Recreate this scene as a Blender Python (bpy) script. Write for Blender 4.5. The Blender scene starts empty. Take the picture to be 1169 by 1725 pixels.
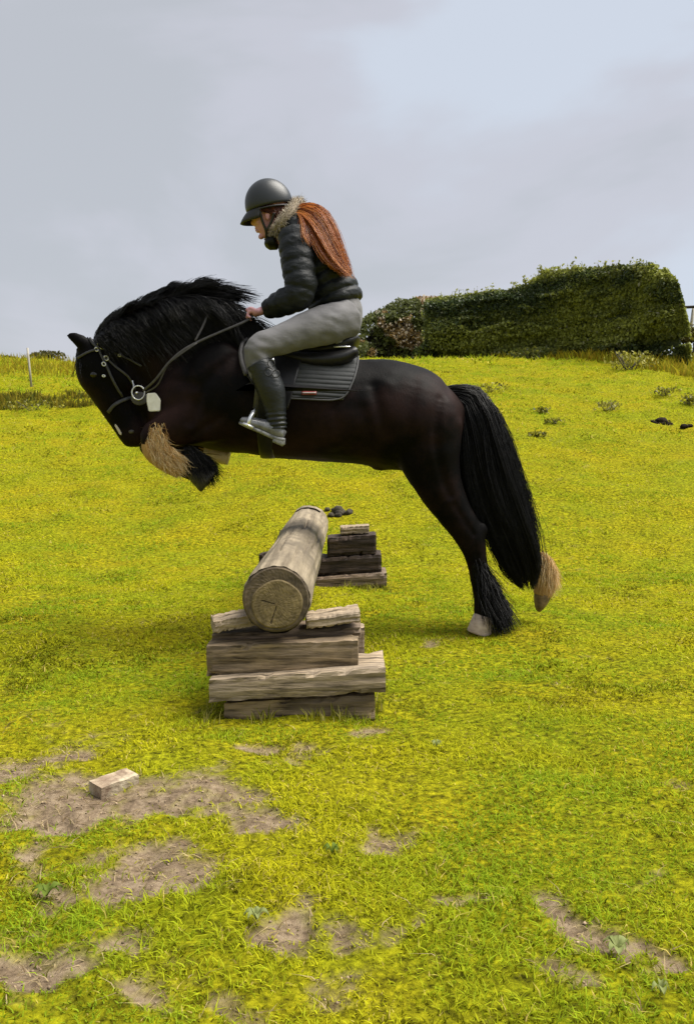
import bpy, bmesh, math, random
import numpy as np
from mathutils import Vector, Matrix
from mathutils.bvhtree import BVHTree

random.seed(7)
RNG = np.random.default_rng(11)
SC = bpy.context.scene
COL = SC.collection

# ------------------------------------------------------------------ camera
EYE = 1.06                      # height of the lens over the turf at the jump
FPX = 1600.0                    # focal length in photo pixels (photo 1169 x 1725)
PITCH = math.atan(122.5 / FPX)
cam_d = bpy.data.cameras.new('camera')
cam_d.sensor_fit = 'VERTICAL'
cam_d.sensor_height = 24.0
cam_d.sensor_width = 24.0
cam_d.lens = FPX / 1725.0 * 24.0
cam_d.clip_start = 0.05
cam_d.clip_end = 3000
cam = bpy.data.objects.new('camera', cam_d)
cam.location = (0, 0, EYE)
cam.rotation_euler = (math.pi / 2 - PITCH, 0, 0)
COL.objects.link(cam)
SC.camera = cam

# ------------------------------------------------------------------ world, sun, exposure
SUN_ELEV, SUN_AZ = math.radians(61), math.radians(82)     # azimuth from +Y (away from the lens) towards +X
world = bpy.data.worlds.new('World')
SC.world = world
world.use_nodes = True
nt = world.node_tree
nt.nodes.clear()
w_out = nt.nodes.new('ShaderNodeOutputWorld')
w_bg = nt.nodes.new('ShaderNodeBackground')
w_bg.inputs['Strength'].default_value = 0.1
sky = nt.nodes.new('ShaderNodeTexSky')
sky.sky_type = 'NISHITA'
sky.sun_disc = False
sky.sun_elevation = SUN_ELEV
sky.sun_rotation = SUN_AZ
tc = nt.nodes.new('ShaderNodeTexCoord')
mp = nt.nodes.new('ShaderNodeMapping')
mp.inputs['Scale'].default_value = (1.0, 1.0, 2.3)
mp.inputs['Location'].default_value = (3.35, 1.5, 0.9)
n1 = nt.nodes.new('ShaderNodeTexNoise')
n1.inputs['Scale'].default_value = 2.5
n1.inputs['Detail'].default_value = 5
n1.inputs['Roughness'].default_value = 0.5
n1.inputs['Distortion'].default_value = 0.3
r1 = nt.nodes.new('ShaderNodeValToRGB')           # cloud shade: grey bellies to pale thin cloud
r1.color_ramp.interpolation = 'EASE'
r1.color_ramp.elements[0].position = 0.40
r1.color_ramp.elements[0].color = (0.49, 0.51, 0.55, 1)
r1.color_ramp.elements[1].position = 0.66
r1.color_ramp.elements[1].color = (0.595, 0.645, 0.73, 1)
e = r1.color_ramp.elements.new(0.52)
e.color = (0.55, 0.56, 0.62, 1)
up = nt.nodes.new('ShaderNodeVectorMath'); up.operation = 'SCALE'
up.inputs['Scale'].default_value = 6.6
mixw = nt.nodes.new('ShaderNodeMix'); mixw.data_type = 'RGBA'
mixw.inputs[0].default_value = 0.93               # cloud cover
nt.links.new(tc.outputs['Generated'], mp.inputs['Vector'])
nt.links.new(mp.outputs[0], n1.inputs['Vector'])
sep = nt.nodes.new('ShaderNodeSeparateXYZ')
lean = nt.nodes.new('ShaderNodeMath'); lean.operation = 'MULTIPLY_ADD'      # thinner cloud towards the sun side
lean.inputs[1].default_value = 0.42
nt.links.new(tc.outputs['Generated'], sep.inputs[0])
nt.links.new(sep.outputs['X'], lean.inputs[0])
nt.links.new(n1.outputs['Fac'], lean.inputs[2])
nt.links.new(lean.outputs[0], r1.inputs[0])
nt.links.new(r1.outputs[0], up.inputs[0])
nt.links.new(sky.outputs[0], mixw.inputs[6])
nt.links.new(up.outputs[0], mixw.inputs[7])
nt.links.new(mixw.outputs[2], w_bg.inputs['Color'])
nt.links.new(w_bg.outputs[0], w_out.inputs[0])

sun_d = bpy.data.lights.new('sun', 'SUN')
sun_d.energy = 4.9
sun_d.angle = math.radians(48)
sun_d.color = (1.0, 0.95, 0.86)
sun = bpy.data.objects.new('sun', sun_d)
sv = Vector((math.sin(SUN_AZ) * math.cos(SUN_ELEV), math.cos(SUN_AZ) * math.cos(SUN_ELEV), math.sin(SUN_ELEV)))
sun.rotation_euler = (-sv).to_track_quat('-Z', 'Y').to_euler()
sun.location = sv * 40
COL.objects.link(sun)
SC.view_settings.view_transform = 'Standard'
SC.view_settings.look = 'None'
SC.view_settings.exposure = 0.72
SC.view_settings.gamma = 1.0
SC.view_settings.use_curve_mapping = False

# ------------------------------------------------------------------ helpers
FWD = Vector((0, math.cos(PITCH), -math.sin(PITCH)))
UPV = Vector((0, math.sin(PITCH), math.cos(PITCH)))


def at(px, py, Y):
    """World point seen at photo pixel (px, py) at distance Y along the ground."""
    d = Vector((1, 0, 0)) * ((px - 584.5) / FPX) + UPV * (-(py - 862.5) / FPX) + FWD
    t = Y / d.y
    return Vector((0, 0, EYE)) + d * t


def mpp(Y):
    return Y / FPX


def ground_at(px, py):
    p = at(px, py, 1.0)
    k = EYE / (EYE - p.z)
    return (p.x * k, k)


def tag(o, label=None, cat=None, group=None, kind=None):
    if label: o['label'] = label
    if cat: o['category'] = cat
    if group: o['group'] = group
    if kind: o['kind'] = kind
    return o


def empty(name, loc, label, cat, group=None):
    o = bpy.data.objects.new(name, None)
    o.location = loc
    o.empty_display_size = 0.1
    COL.objects.link(o)
    return tag(o, label, cat, group)


def world_loc(o):
    v = Vector(o.location)
    return v + (world_loc(o.parent) if o.parent else Vector((0, 0, 0)))


def link(name, me, m, parent=None, center=False):
    """Link a mesh given in world coordinates; centre its origin when asked."""
    o = bpy.data.objects.new(name, me)
    if m is not None:
        me.materials.clear()
        me.materials.append(m)
    c = Vector((0, 0, 0))
    if center and len(me.vertices):
        n = len(me.vertices)
        co = np.empty(n * 3)
        me.vertices.foreach_get('co', co)
        co = co.reshape(-1, 3)
        c = Vector((co.min(0) + co.max(0)) / 2)
        me.transform(Matrix.Translation(-c))
    COL.objects.link(o)
    if parent is not None:
        o.parent = parent
        o.location = c - world_loc(parent)
    else:
        o.location = c
    return o


def from_bm(name, bm, m, parent=None, smooth=True, center=True):
    me = bpy.data.meshes.new(name)
    bmesh.ops.recalc_face_normals(bm, faces=bm.faces)
    bm.to_mesh(me)
    bm.free()
    if smooth:
        me.polygons.foreach_set('use_smooth', [True] * len(me.polygons))
    return link(name, me, m, parent, center)


def np_mesh(name, V, F, m, parent=None, tint=None, smooth=False, center=False):
    """V (n,3), F (k,c) faces all with c corners; tint (n,3) becomes a point colour attribute."""
    me = bpy.data.meshes.new(name)
    V = np.asarray(V, dtype=np.float32)
    F = np.asarray(F, dtype=np.int32)
    me.vertices.add(len(V))
    me.vertices.foreach_set('co', V.ravel())
    me.loops.add(F.size)
    me.loops.foreach_set('vertex_index', F.ravel())
    me.polygons.add(len(F))
    me.polygons.foreach_set('loop_start', np.arange(0, F.size, F.shape[1], dtype=np.int32))
    if smooth:
        me.polygons.foreach_set('use_smooth', np.ones(len(F), dtype=bool))
    me.update(calc_edges=True)
    if tint is not None:
        a = me.color_attributes.new('tint', 'FLOAT_COLOR', 'POINT')
        c4 = np.ones((len(V), 4), dtype=np.float32)
        c4[:, :3] = tint
        a.data.foreach_set('color', c4.ravel())
    return link(name, me, m, parent, center)


def vnoise(x, y, seed=0):
    """Smooth 2-D value noise, 0..1, on numpy arrays."""
    x = np.asarray(x, dtype=np.float64) + 1000.0 + seed * 17.3
    y = np.asarray(y, dtype=np.float64) + 1000.0 + seed * 31.7
    xi, yi = np.floor(x).astype(np.int64), np.floor(y).astype(np.int64)
    fx, fy = x - xi, y - yi
    fx, fy = fx * fx * (3 - 2 * fx), fy * fy * (3 - 2 * fy)

    def h(a, b):
        n = (a * 374761393 + b * 668265263 + seed * 1442695) & 0x7fffffff
        n = ((n ^ (n >> 13)) * 1274126177) & 0x7fffffff
        n = (n ^ (n >> 16)) & 0xffff
        return n / 65535.0
    return (h(xi, yi) * (1 - fx) * (1 - fy) + h(xi + 1, yi) * fx * (1 - fy)
            + h(xi, yi + 1) * (1 - fx) * fy + h(xi + 1, yi + 1) * fx * fy)


def fbm(x, y, seed=0, octv=3):
    s, a, t = 0.0, 1.0, 0.0
    for i in range(octv):
        s = s + a * vnoise(x * 2 ** i, y * 2 ** i, seed + i)
        t += a
        a *= 0.5
    return s / t


def spline(st, sub):
    """Catmull-Rom through tuples of numbers."""
    A = [np.array(s, dtype=float) for s in st]
    if len(A) == 2:
        return [A[0] * (1 - k / sub) + A[1] * (k / sub) for k in range(sub + 1)]
    out = []
    for i in range(len(A) - 1):
        p0 = A[i - 1] if i > 0 else 2 * A[i] - A[i + 1]
        p1, p2 = A[i], A[i + 1]
        p3 = A[i + 2] if i + 2 < len(A) else 2 * A[i + 1] - A[i]
        for k in range(sub):
            t = k / sub
            out.append(0.5 * ((2 * p1) + (-p0 + p2) * t + (2 * p0 - 5 * p1 + 4 * p2 - p3) * t * t
                              + (-p0 + 3 * p1 - 3 * p2 + p3) * t ** 3))
    out.append(A[-1])
    return out


def loft(bm, cs, n=20, side=(0, 1, 0), cap=0.55, closed=False, power=2.0):
    """cs: list of (centre Vector, radius in the picture plane, radius in depth)."""
    side = Vector(side)
    rings = []
    N = len(cs)
    for i, (c, ru, rv) in enumerate(cs):
        a = cs[(i - 1) % N][0] if (closed or i > 0) else c
        b = cs[(i + 1) % N][0] if (closed or i < N - 1) else c
        t = (b - a)
        t = t.normalized() if t.length > 1e-9 else Vector((0, 0, 1))
        v = side - t * side.dot(t)
        v = v.normalized() if v.length > 1e-4 else Vector((1, 0, 0))
        u = v.cross(t).normalized()
        ring = []
        for k in range(n):
            g = 2 * math.pi * k / n
            cg, sg = math.cos(g), math.sin(g)
            cg = math.copysign(abs(cg) ** (2 / power), cg)
            sg = math.copysign(abs(sg) ** (2 / power), sg)
            ring.append(bm.verts.new(c + u * (ru * cg) + v * (rv * sg)))
        rings.append((ring, c, t, min(ru, rv)))
    rng = range(N) if closed else range(N - 1)
    for i in rng:
        a, b = rings[i][0], rings[(i + 1) % N][0]
        for k in range(n):
            bm.faces.new((a[k], a[(k + 1) % n], b[(k + 1) % n], b[k]))
    if not closed:
        for ring, c, t, r, sgn in ((*rings[0], -1), (*rings[-1], 1)):
            v = bm.verts.new(c + t * (sgn * r * cap))
            for k in range(n):
                f = (ring[k], ring[(k + 1) % n], v)
                bm.faces.new(f if sgn > 0 else f[::-1])
    return bm


def pst(st, sub=4):
    """Stations (px, py, Y, radius px, radius depth m) -> loft stations."""
    out = []
    for s in spline(st, sub):
        px, py, Y, r, rv = s
        out.append((at(px, py, Y), max(r, 0.3) * mpp(Y), max(rv, 0.001)))
    return out


def blob(bm, c, r, n=16):
    m = Matrix.Translation(c) @ Matrix.Diagonal((r[0], r[1], r[2], 1))
    bmesh.ops.create_uvsphere(bm, u_segments=n, v_segments=n // 2 + 2, radius=1, matrix=m)


def fused(bm, voxel, smooth=6, factor=0.5):
    """Union everything in bm into one continuous surface; returns a mesh."""
    me = bpy.data.meshes.new('tmp')
    bmesh.ops.recalc_face_normals(bm, faces=bm.faces)
    bm.to_mesh(me)
    bm.free()
    o = bpy.data.objects.new('tmp', me)
    COL.objects.link(o)
    r = o.modifiers.new('r', 'REMESH')
    r.mode = 'VOXEL'
    r.voxel_size = voxel
    r.use_smooth_shade = True
    if smooth:
        s = o.modifiers.new('s', 'SMOOTH')
        s.iterations = smooth
        s.factor = factor
    dg = bpy.context.evaluated_depsgraph_get()
    dg.update()
    out = bpy.data.meshes.new_from_object(o.evaluated_get(dg))
    bpy.data.objects.remove(o)
    bpy.data.meshes.remove(me)
    out.polygons.foreach_set('use_smooth', [True] * len(out.polygons))
    return out


def bvh_of(o):
    off = world_loc(o)
    me = o.data
    vs = [v.co + off for v in me.vertices]
    return BVHTree.FromPolygons(vs, [tuple(p.vertices) for p in me.polygons])


def strand_mesh(name, P, R, m, parent=None, tint=None):
    """P (N,K,3) polylines, R (N,K) radii -> three-sided tapered hairs."""
    P = np.asarray(P, dtype=np.float64)
    N, K, _ = P.shape
    T = np.gradient(P, axis=1)
    T /= np.linalg.norm(T, axis=2, keepdims=True) + 1e-12
    ref = np.array([0.31, 0.83, 0.46])
    U = np.cross(T, ref)
    U /= np.linalg.norm(U, axis=2, keepdims=True) + 1e-12
    Vv = np.cross(T, U)
    rings = []
    for a in (0, 2.0944, 4.18879):
        rings.append(P + R[:, :, None] * (math.cos(a) * U + math.sin(a) * Vv))
    V = np.stack(rings, axis=2).reshape(-1, 3)           # N,K,3 corners
    base = (np.arange(N)[:, None, None] * K + np.arange(K - 1)[None, :, None]) * 3
    k0 = np.array([0, 1, 2])[None, None, :]
    k1 = np.array([1, 2, 0])[None, None, :]
    F = np.stack([base + k0, base + k1, base + 3 + k1, base + 3 + k0], axis=3).reshape(-1, 4)
    tv = None
    if tint is not None:
        tv = np.repeat(np.asarray(tint), K * 3, axis=0)
    return np_mesh(name, V, F, m, parent, tv, smooth=True)


# ------------------------------------------------------------------ materials
def pick_out(node, *names):
    for n in names:
        if n in node.outputs:
            return node.outputs[n]
    return node.outputs[0]


def mat(name, base, rough=0.6, c2=None, scale=(8, 8, 8), detail=5, lo=0.35, hi=0.65, bump=0.0, bscale=None,
        metal=0.0, spec=0.5, sheen=0.0, tint=False, transl=0.0, coat=0.0, c3=None, scale3=3.0):
    m = bpy.data.materials.new(name)
    m.use_nodes = True
    t = m.node_tree
    b = t.nodes['Principled BSDF']
    b.inputs['Base Color'].default_value = (*base, 1)
    b.inputs['Roughness'].default_value = rough
    b.inputs['Metallic'].default_value = metal
    b.inputs['Specular IOR Level'].default_value = spec
    b.inputs['Sheen Weight'].default_value = sheen
    b.inputs['Coat Weight'].default_value = coat
    tcn = t.nodes.new('ShaderNodeTexCoord')
    col = None

    def noise(sc, det):
        mpn = t.nodes.new('ShaderNodeMapping')
        mpn.inputs['Scale'].default_value = sc if hasattr(sc, '__len__') else (sc, sc, sc)
        nn = t.nodes.new('ShaderNodeTexNoise')
        nn.inputs['Scale'].default_value = 1.0
        nn.inputs['Detail'].default_value = det
        nn.inputs['Roughness'].default_value = 0.6
        t.links.new(tcn.outputs['Object'], mpn.inputs['Vector'])
        t.links.new(mpn.outputs[0], nn.inputs['Vector'])
        return nn

    def ramp(nn, ca, cb, lo, hi):
        r = t.nodes.new('ShaderNodeValToRGB')
        r.color_ramp.elements[0].position = lo
        r.color_ramp.elements[1].position = hi
        r.color_ramp.elements[0].color = (*ca, 1)
        r.color_ramp.elements[1].color = (*cb, 1)
        t.links.new(nn.outputs['Fac'], r.inputs[0])
        return r
    if c2 is not None:
        nn = noise(scale, detail)
        col = ramp(nn, base, c2, lo, hi).outputs[0]
        if c3 is not None:
            n3 = noise(scale3, 4)
            f3 = ramp(n3, (0, 0, 0), (1, 1, 1), 0.45, 0.7)
            mx = t.nodes.new('ShaderNodeMix'); mx.data_type = 'RGBA'
            t.links.new(f3.outputs[0], mx.inputs[0])
            t.links.new(col, mx.inputs[6])
            mx.inputs[7].default_value = (*c3, 1)
            col = mx.outputs[2]
    if tint:
        at_n = t.nodes.new('ShaderNodeAttribute')
        at_n.attribute_name = 'tint'
        col = at_n.outputs['Color']
    if col is not None:
        t.links.new(col, b.inputs['Base Color'])
    if bump:
        bs = bscale if bscale is not None else scale
        nb = noise(bs, 6)
        bn = t.nodes.new('ShaderNodeBump')
        bn.inputs['Strength'].default_value = 1.0
        bn.inputs['Distance'].default_value = bump
        t.links.new(nb.outputs['Fac'], bn.inputs['Height'])
        t.links.new(bn.outputs[0], b.inputs['Normal'])
    if transl:
        tr = t.nodes.new('ShaderNodeBsdfTranslucent')
        if col is not None:
            t.links.new(col, tr.inputs['Color'])
        else:
            tr.inputs['Color'].default_value = (*base, 1)
        ms = t.nodes.new('ShaderNodeMixShader')
        ms.inputs[0].default_value = transl
        t.links.new(b.outputs[0], ms.inputs[1])
        t.links.new(tr.outputs[0], ms.inputs[2])
        t.links.new(ms.outputs[0], t.nodes['Material Output'].inputs['Surface'])
    return m


M = {}
M['grass'] = mat('grass', (0.2, 0.2, 0.02), rough=0.7, spec=0.04, tint=True, transl=0.42)
M['leaf'] = mat('leaf', (0.05, 0.08, 0.02), rough=0.5, spec=0.3, tint=True, transl=0.38)
M['coat'] = mat('horse_coat', (0.0022, 0.0018, 0.0018), rough=0.55, c2=(0.021, 0.0105, 0.009), scale=(2.3, 2.3, 2.3), detail=7,
                lo=0.44, hi=0.66, spec=0.06, bump=0.0015, bscale=(110, 110, 40))
M['black_hair'] = mat('black_hair', (0.0022, 0.0022, 0.0025), rough=0.42, c2=(0.006, 0.0056, 0.0056), scale=30, spec=0.2)
M['tan_hair'] = mat('tan_hair', (0.5, 0.34, 0.16), rough=0.7, tint=True, spec=0.2)
M['sock'] = mat('pale_sock', (0.42, 0.25, 0.09), rough=.8, c2=(0.3, 0.16, 0.05), scale=(30, 30, 12))
M['hoof'] = mat('hoof', (0.62, 0.5, 0.42), rough=0.6, c2=(0.42, 0.31, 0.24), scale=(20, 20, 50))
M['tan_hoof'] = mat('tan_hoof', (0.22, 0.14, 0.06), rough=0.6, c2=(0.07, 0.042, 0.02), scale=(20, 20, 40))
M['dark_hoof'] = mat('dark_hoof', (0.02, 0.017, 0.015), rough=0.5, c2=(0.06, 0.05, 0.04), scale=(20, 20, 50))
M['pink_skin'] = mat('white_marking', (0.62, 0.57, 0.53), rough=0.6, c2=(0.5, 0.42, 0.4), scale=20)
M['leather'] = mat('black_leather', (0.007, 0.007, 0.008), rough=0.42, c2=(0.013, 0.012, 0.013), scale=30, bump=0.0006, bscale=160, spec=.28)
M['strap'] = mat('strap_leather', (0.02, 0.02, 0.021), rough=0.4, c2=(0.04, 0.038, 0.038), scale=40)
M['rein'] = mat('rein_web', (0.035, 0.033, 0.034), rough=0.6, c2=(0.06, 0.055, 0.055), scale=60)
M['steel'] = mat('steel', (0.85, 0.85, 0.87), rough=0.38, metal=0.85, c2=(0.7, 0.7, 0.72), scale=30)
M['pad'] = mat('pad_cloth', (0.012, 0.014, 0.016), rough=0.85, c2=(0.02, 0.022, 0.024), scale=60, sheen=0.2)
M['piping'] = mat('pad_piping', (0.03, 0.031, 0.033), rough=0.7, c2=(0.045, 0.045, 0.047), scale=50)
M['red_print'] = mat('red_print', (0.2, 0.014, 0.012), rough=0.6, c2=(0.15, 0.012, 0.01), scale=80)
M['white_print'] = mat('white_print', (0.4, 0.36, 0.36), rough=0.6, c2=(0.34, 0.3, 0.3), scale=80)
M['white_tag'] = mat('white_tag', (0.74, 0.73, 0.68), rough=0.5, c2=(0.6, 0.58, 0.52), scale=25)
M['jacket'] = mat('jacket_nylon', (0.0045, 0.006, 0.0075), rough=0.55, c2=(0.009, 0.0115, 0.0135), scale=14, bump=0.006, bscale=(22, 22, 45), spec=0.24)
M['breeches'] = mat('breeches_cloth', (0.098, 0.096, 0.1), rough=0.9, c2=(0.14, 0.136, 0.141), scale=9, bump=0.006, bscale=(9, 9, 16), sheen=0.05)
M['boot'] = mat('boot_leather', (0.009, 0.011, 0.012), rough=0.4, c2=(0.014, 0.016, 0.017), scale=16, bump=0.004, bscale=(24, 24, 50), spec=.35)
M['boot_foot'] = mat('boot_upper', (0.07, 0.07, 0.074), rough=0.32, c2=(0.19, 0.19, 0.2), scale=25, bump=0.002, bscale=60, coat=0.4)
M['sole'] = mat('boot_sole', (0.26, 0.26, 0.262), rough=0.6, c2=(0.07, 0.07, 0.07), scale=40)
M['helmet'] = mat('helmet_shell', (0.016, 0.019, 0.022), rough=0.42, c2=(0.019, 0.022, 0.025), scale=200, bump=0.0004, bscale=400, spec=0.45)
M['helmet_trim'] = mat('helmet_trim', (0.009, 0.009, 0.011), rough=0.55, c2=(0.014, 0.014, 0.016), scale=60)
M['skin'] = mat('skin', (0.5, 0.24, 0.27), rough=0.5, c2=(0.57, 0.30, 0.34), scale=25, spec=0.4)
M['lip'] = mat('lip', (0.42, 0.14, 0.13), rough=0.45, c2=(0.36, 0.12, 0.11), scale=60)
M['eye'] = mat('eye_dark', (0.01, 0.008, 0.007), rough=0.1, c2=(0.015, 0.01, 0.008), scale=40)
M['red_hair'] = mat('auburn_hair', (0.3, 0.08, 0.02), rough=0.42, tint=True, spec=0.25)
M['fur'] = mat('collar_fur', (0.4, 0.34, 0.26), rough=0.8, tint=True)
M['shell'] = mat('lining', (0.02, 0.02, 0.022), rough=0.8, c2=(0.03, 0.03, 0.03), scale=30)


def wood(name, a, b, c, rough=0.8, bump=0.007, grain=(6.5, 64, 64)):
    m = mat(name, a, rough=rough, c2=b, scale=grain, detail=8, lo=0.38, hi=0.62, bump=bump, bscale=grain, c3=c,
            scale3=(2.2, 7.0, 7.0), spec=0.25)
    return m


M['timber'] = wood('weathered_timber', (0.05, 0.035, 0.02), (0.31, 0.225, 0.13), (0.2, 0.15, 0.1))
M['timber_grey'] = wood('grey_timber', (0.07, 0.052, 0.033), (0.44, 0.34, 0.23), (0.28, 0.222, 0.16))
M['timber_brown'] = wood('brown_timber', (0.04, 0.028, 0.019), (0.26, 0.185, 0.125), (0.165, 0.125, 0.092))
M['timber_dark'] = wood('tarred_timber', (0.014, 0.010, 0.008), (0.07, 0.048, 0.036), (0.04, 0.029, 0.024))
M['log'] = mat('log_wood', (0.1, 0.077, 0.05), rough=0.85, c2=(0.28, 0.23, 0.16), scale=(26, 1.3, 26), detail=8, lo=0.3, hi=0.6,
               bump=0.006, bscale=(40, 2.0, 40), c3=(0.12, 0.098, 0.07), scale3=(4.0, 3.5, 4.0), spec=0.25)
M['brick'] = mat('old_brick', (0.17, 0.11, 0.07), rough=0.9, c2=(0.36, 0.28, 0.19), scale=18, bump=0.006, bscale=40, c3=(0.5, 0.43, 0.3), scale3=7.0)
M['dark_soil'] = mat('dark_soil', (0.009, 0.0065, 0.004), rough=0.95, spec=.1, c2=(0.028, 0.02, 0.013), scale=16, bump=0.02, bscale=25)
M['dung'] = mat('dung', (0.018, 0.014, 0.008), rough=0.9, c2=(0.05, 0.04, 0.02), scale=30, bump=0.006, bscale=50)
M['post'] = mat('post_wood', (0.25, 0.23, 0.19), rough=0.85, c2=(0.4, 0.37, 0.31), scale=(20, 20, 4), bump=0.004)
M['bark'] = mat('bark', (0.05, 0.04, 0.03), rough=0.9, c2=(0.1, 0.085, 0.065), scale=(15, 15, 4), bump=0.01)

# ------------------------------------------------------------------ the field
_yy = np.arange(-80, 400, 0.1)
_box = np.ones(17) / 17


def _profile(ys, zs):
    z = np.interp(_yy, ys, zs)
    zp = np.pad(z, 8, mode='edge')
    return np.convolve(zp, _box, mode='valid')


PR = _profile([-80, 8.0, 23, 34, 40, 120, 400], [0, 0, 3.05, 3.62, 3.7, 3.0, -4.0])
PL = _profile([-80, 8.0, 19.2, 20.5, 22.8, 31, 40, 48, 120, 400], [0, 0, 1.60, 2.02, 2.06, 3.15, 4.33, 4.5, 3.0, -4.0])


def sstep(a, b, x):
    t = np.clip((x - a) / (b - a), 0, 1)
    return t * t * (3 - 2 * t)


# bare patches: photo centre, half sizes in photo pixels, strength
_PATCH = [(130, 1362, 85, 38, 1.0), (28, 1308, 55, 30, .8), (330, 1340, 120, 34, 1.0), (415, 1380, 65, 22, .9), (225, 1462, 92, 48, 1.05),
          (120, 1271, 46, 15, .9), (50, 1500, 60, 20, .8), (512, 1532, 52, 38, .95), (655, 1410, 62, 24, .95), (762, 1514, 38, 24, 1.05),
          (960, 1545, 66, 36, 1.05), (1022, 1584, 46, 28, 1.0), (930, 1645, 44, 30, .85), (80, 1618, 70, 34, .9), (205, 1600, 60, 26, .6),
          (225, 1695, 60, 26, .65), (620, 1560, 44, 24, .6), (540, 1264, 42, 11, .8), (455, 1268, 36, 10, .8), 
          (735, 1080, 30, 7, .8), (30, 1450, 46, 26, .75), (430, 1700, 60, 22, .5),
          (600, 1640, 60, 30, .6), (1110, 1685, 30, 16, .5), (1085, 1502, 26, 12, .6), 
          (640, 1232, 26, 8, .7), (700, 1560, 30, 26, .6), (1150, 1310, 30, 8, .6)]
PATCH = []
for (px, py, rx, ry, s) in _PATCH:
    gx, gy = ground_at(px, py)
    g0 = ground_at(px, py - ry)[1]
    g1 = ground_at(px, py + ry)[1]
    PATCH.append((gx, gy, rx * mpp(gy), (g0 - g1) / 2, s))


def soil(x, y):
    """0 turf .. 1 bare earth."""
    x = np.asarray(x, float); y = np.asarray(y, float)
    wx = x + 0.15 * (fbm(x * 5, y * 5, 41, 4) - 0.5) * 2
    wy = y + 0.17 * (fbm(x * 5, y * 5, 47, 4) - 0.5) * 2
    m = np.zeros_like(x)
    for (gx, gy, rx, ry, s) in PATCH:
        d = np.sqrt(((wx - gx) / rx) ** 2 + ((wy - gy) / ry) ** 2)
        m = np.maximum(m, s * np.clip(1.55 - d, 0, 1))
    m = m + 0.95 * (fbm(x * 8, y * 8, 5) - 0.5) + 0.7 * (fbm(x * 26, y * 26, 15) - 0.5)
    near = np.clip((6.5 - y) / 4, 0, 1)
    m = m + near * 0.45 * (fbm(x * 1.6, y * 1.6, 61) - 0.47) + near * 0.12 * np.clip((-0.1 - x) * 1.5, 0, 1)
    return sstep(0.27, 1.02, m)


def field_z(x, y, fine=True):
    x = np.asarray(x, float); y = np.asarray(y, float)
    a = x / np.maximum(np.abs(y), 1.0)
    w = sstep(-0.26, -0.04, a)
    z = np.interp(y, _yy, PL) * (1 - w) + np.interp(y, _yy, PR) * w
    far = np.clip((y - 7) / 20, 0, 1)
    z = z + far * 0.5 * (fbm(x * 0.12, y * 0.12, 3) - 0.5) + far * 0.16 * (fbm(x * 0.7, y * 0.7, 9) - 0.5)
    crest = np.clip((y - 24) / 12, 0, 1) * (1 - w)
    z = z + crest * 0.55 * (vnoise(x * 0.23, y * 0.1, 77) - 0.5)
    if fine:
        z = z + 0.055 * (fbm(x * 2.6, y * 2.6, 21) - 0.5) * np.clip(0.3 + y * 0.14, 0, 2.2)
        z = z + 0.02 * (vnoise(x * 9, y * 9, 23) - 0.5)
        s = soil(x, y)
        z = z - 0.014 * s + 0.022 * s * (fbm(x * 17, y * 17, 29) - 0.5)
    return z


def gz(x, y):
    return float(field_z(np.array([x]), np.array([y]))[0])


rows = [-80, -30, -10, -4, -1.5, -0.3, 0.4]
y = 0.8
while y < 46:
    rows.append(y)
    y *= 1.0085
rows += [50, 56, 64, 75, 95, 120, 160, 220, 300, 400]
rows = np.array(rows)
u = np.linspace(-1, 1, 221)
uo = np.array([1.3, 1.8, 2.6, 4, 7, 12, 22, 40])
uall = np.concatenate([-uo[::-1], u, uo])
half = np.where(rows < 1.5, 1.0, 0.0) + np.where(rows >= 1.5, 0.5 * rows + 0.25, 0)
half = np.maximum(half, 1.0)
half[rows > 46] = 0.5 * 46 + 0.25
half[rows < 0] = 4.0
GX = uall[None, :] * half[:, None]
GX = np.clip(GX, -450, 450)
GX[:, 0], GX[:, -1] = -450, 450
GY = np.repeat(rows[:, None], len(uall), axis=1)
GZ = field_z(GX, GY)
nr, nc = GX.shape
idx = np.arange(nr * nc).reshape(nr, nc)
FF = np.stack([idx[:-1, :-1], idx[:-1, 1:], idx[1:, 1:], idx[1:, :-1]], axis=2).reshape(-1, 4)
SO = soil(GX, GY).ravel()
tint = np.stack([SO, SO, SO], axis=1)

fm = bpy.data.materials.new('field_ground')
fm.use_nodes = True
t = fm.node_tree
b = t.nodes['Principled BSDF']
b.inputs['Roughness'].default_value = 0.95
b.inputs['Specular IOR Level'].default_value = 0.03
an = t.nodes.new('ShaderNodeAttribute'); an.attribute_name = 'tint'
tcn = t.nodes.new('ShaderNodeTexCoord')


def tnoise(sc, det=6, rough=0.6):
    n = t.nodes.new('ShaderNodeTexNoise')
    n.inputs['Scale'].default_value = sc
    n.inputs['Detail'].default_value = det
    n.inputs['Roughness'].default_value = rough
    t.links.new(tcn.outputs['Object'], n.inputs['Vector'])
    return n


def tramp(src, stops):
    r = t.nodes.new('ShaderNodeValToRGB')
    el = r.color_ramp.elements
    el[0].position, el[0].color = stops[0][0], (*stops[0][1], 1)
    el[1].position, el[1].color = stops[-1][0], (*stops[-1][1], 1)
    for p, c in stops[1:-1]:
        q = el.new(p); q.color = (*c, 1)
    t.links.new(src, r.inputs[0])
    return r


def tmix(f, a, b_, mode='MIX'):
    mx = t.nodes.new('ShaderNodeMix'); mx.data_type = 'RGBA'; mx.blend_type = mode
    if isinstance(f, float): mx.inputs[0].default_value = f
    else: t.links.new(f, mx.inputs[0])
    t.links.new(a, mx.inputs[6]); t.links.new(b_, mx.inputs[7])
    return mx.outputs[2]


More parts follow.
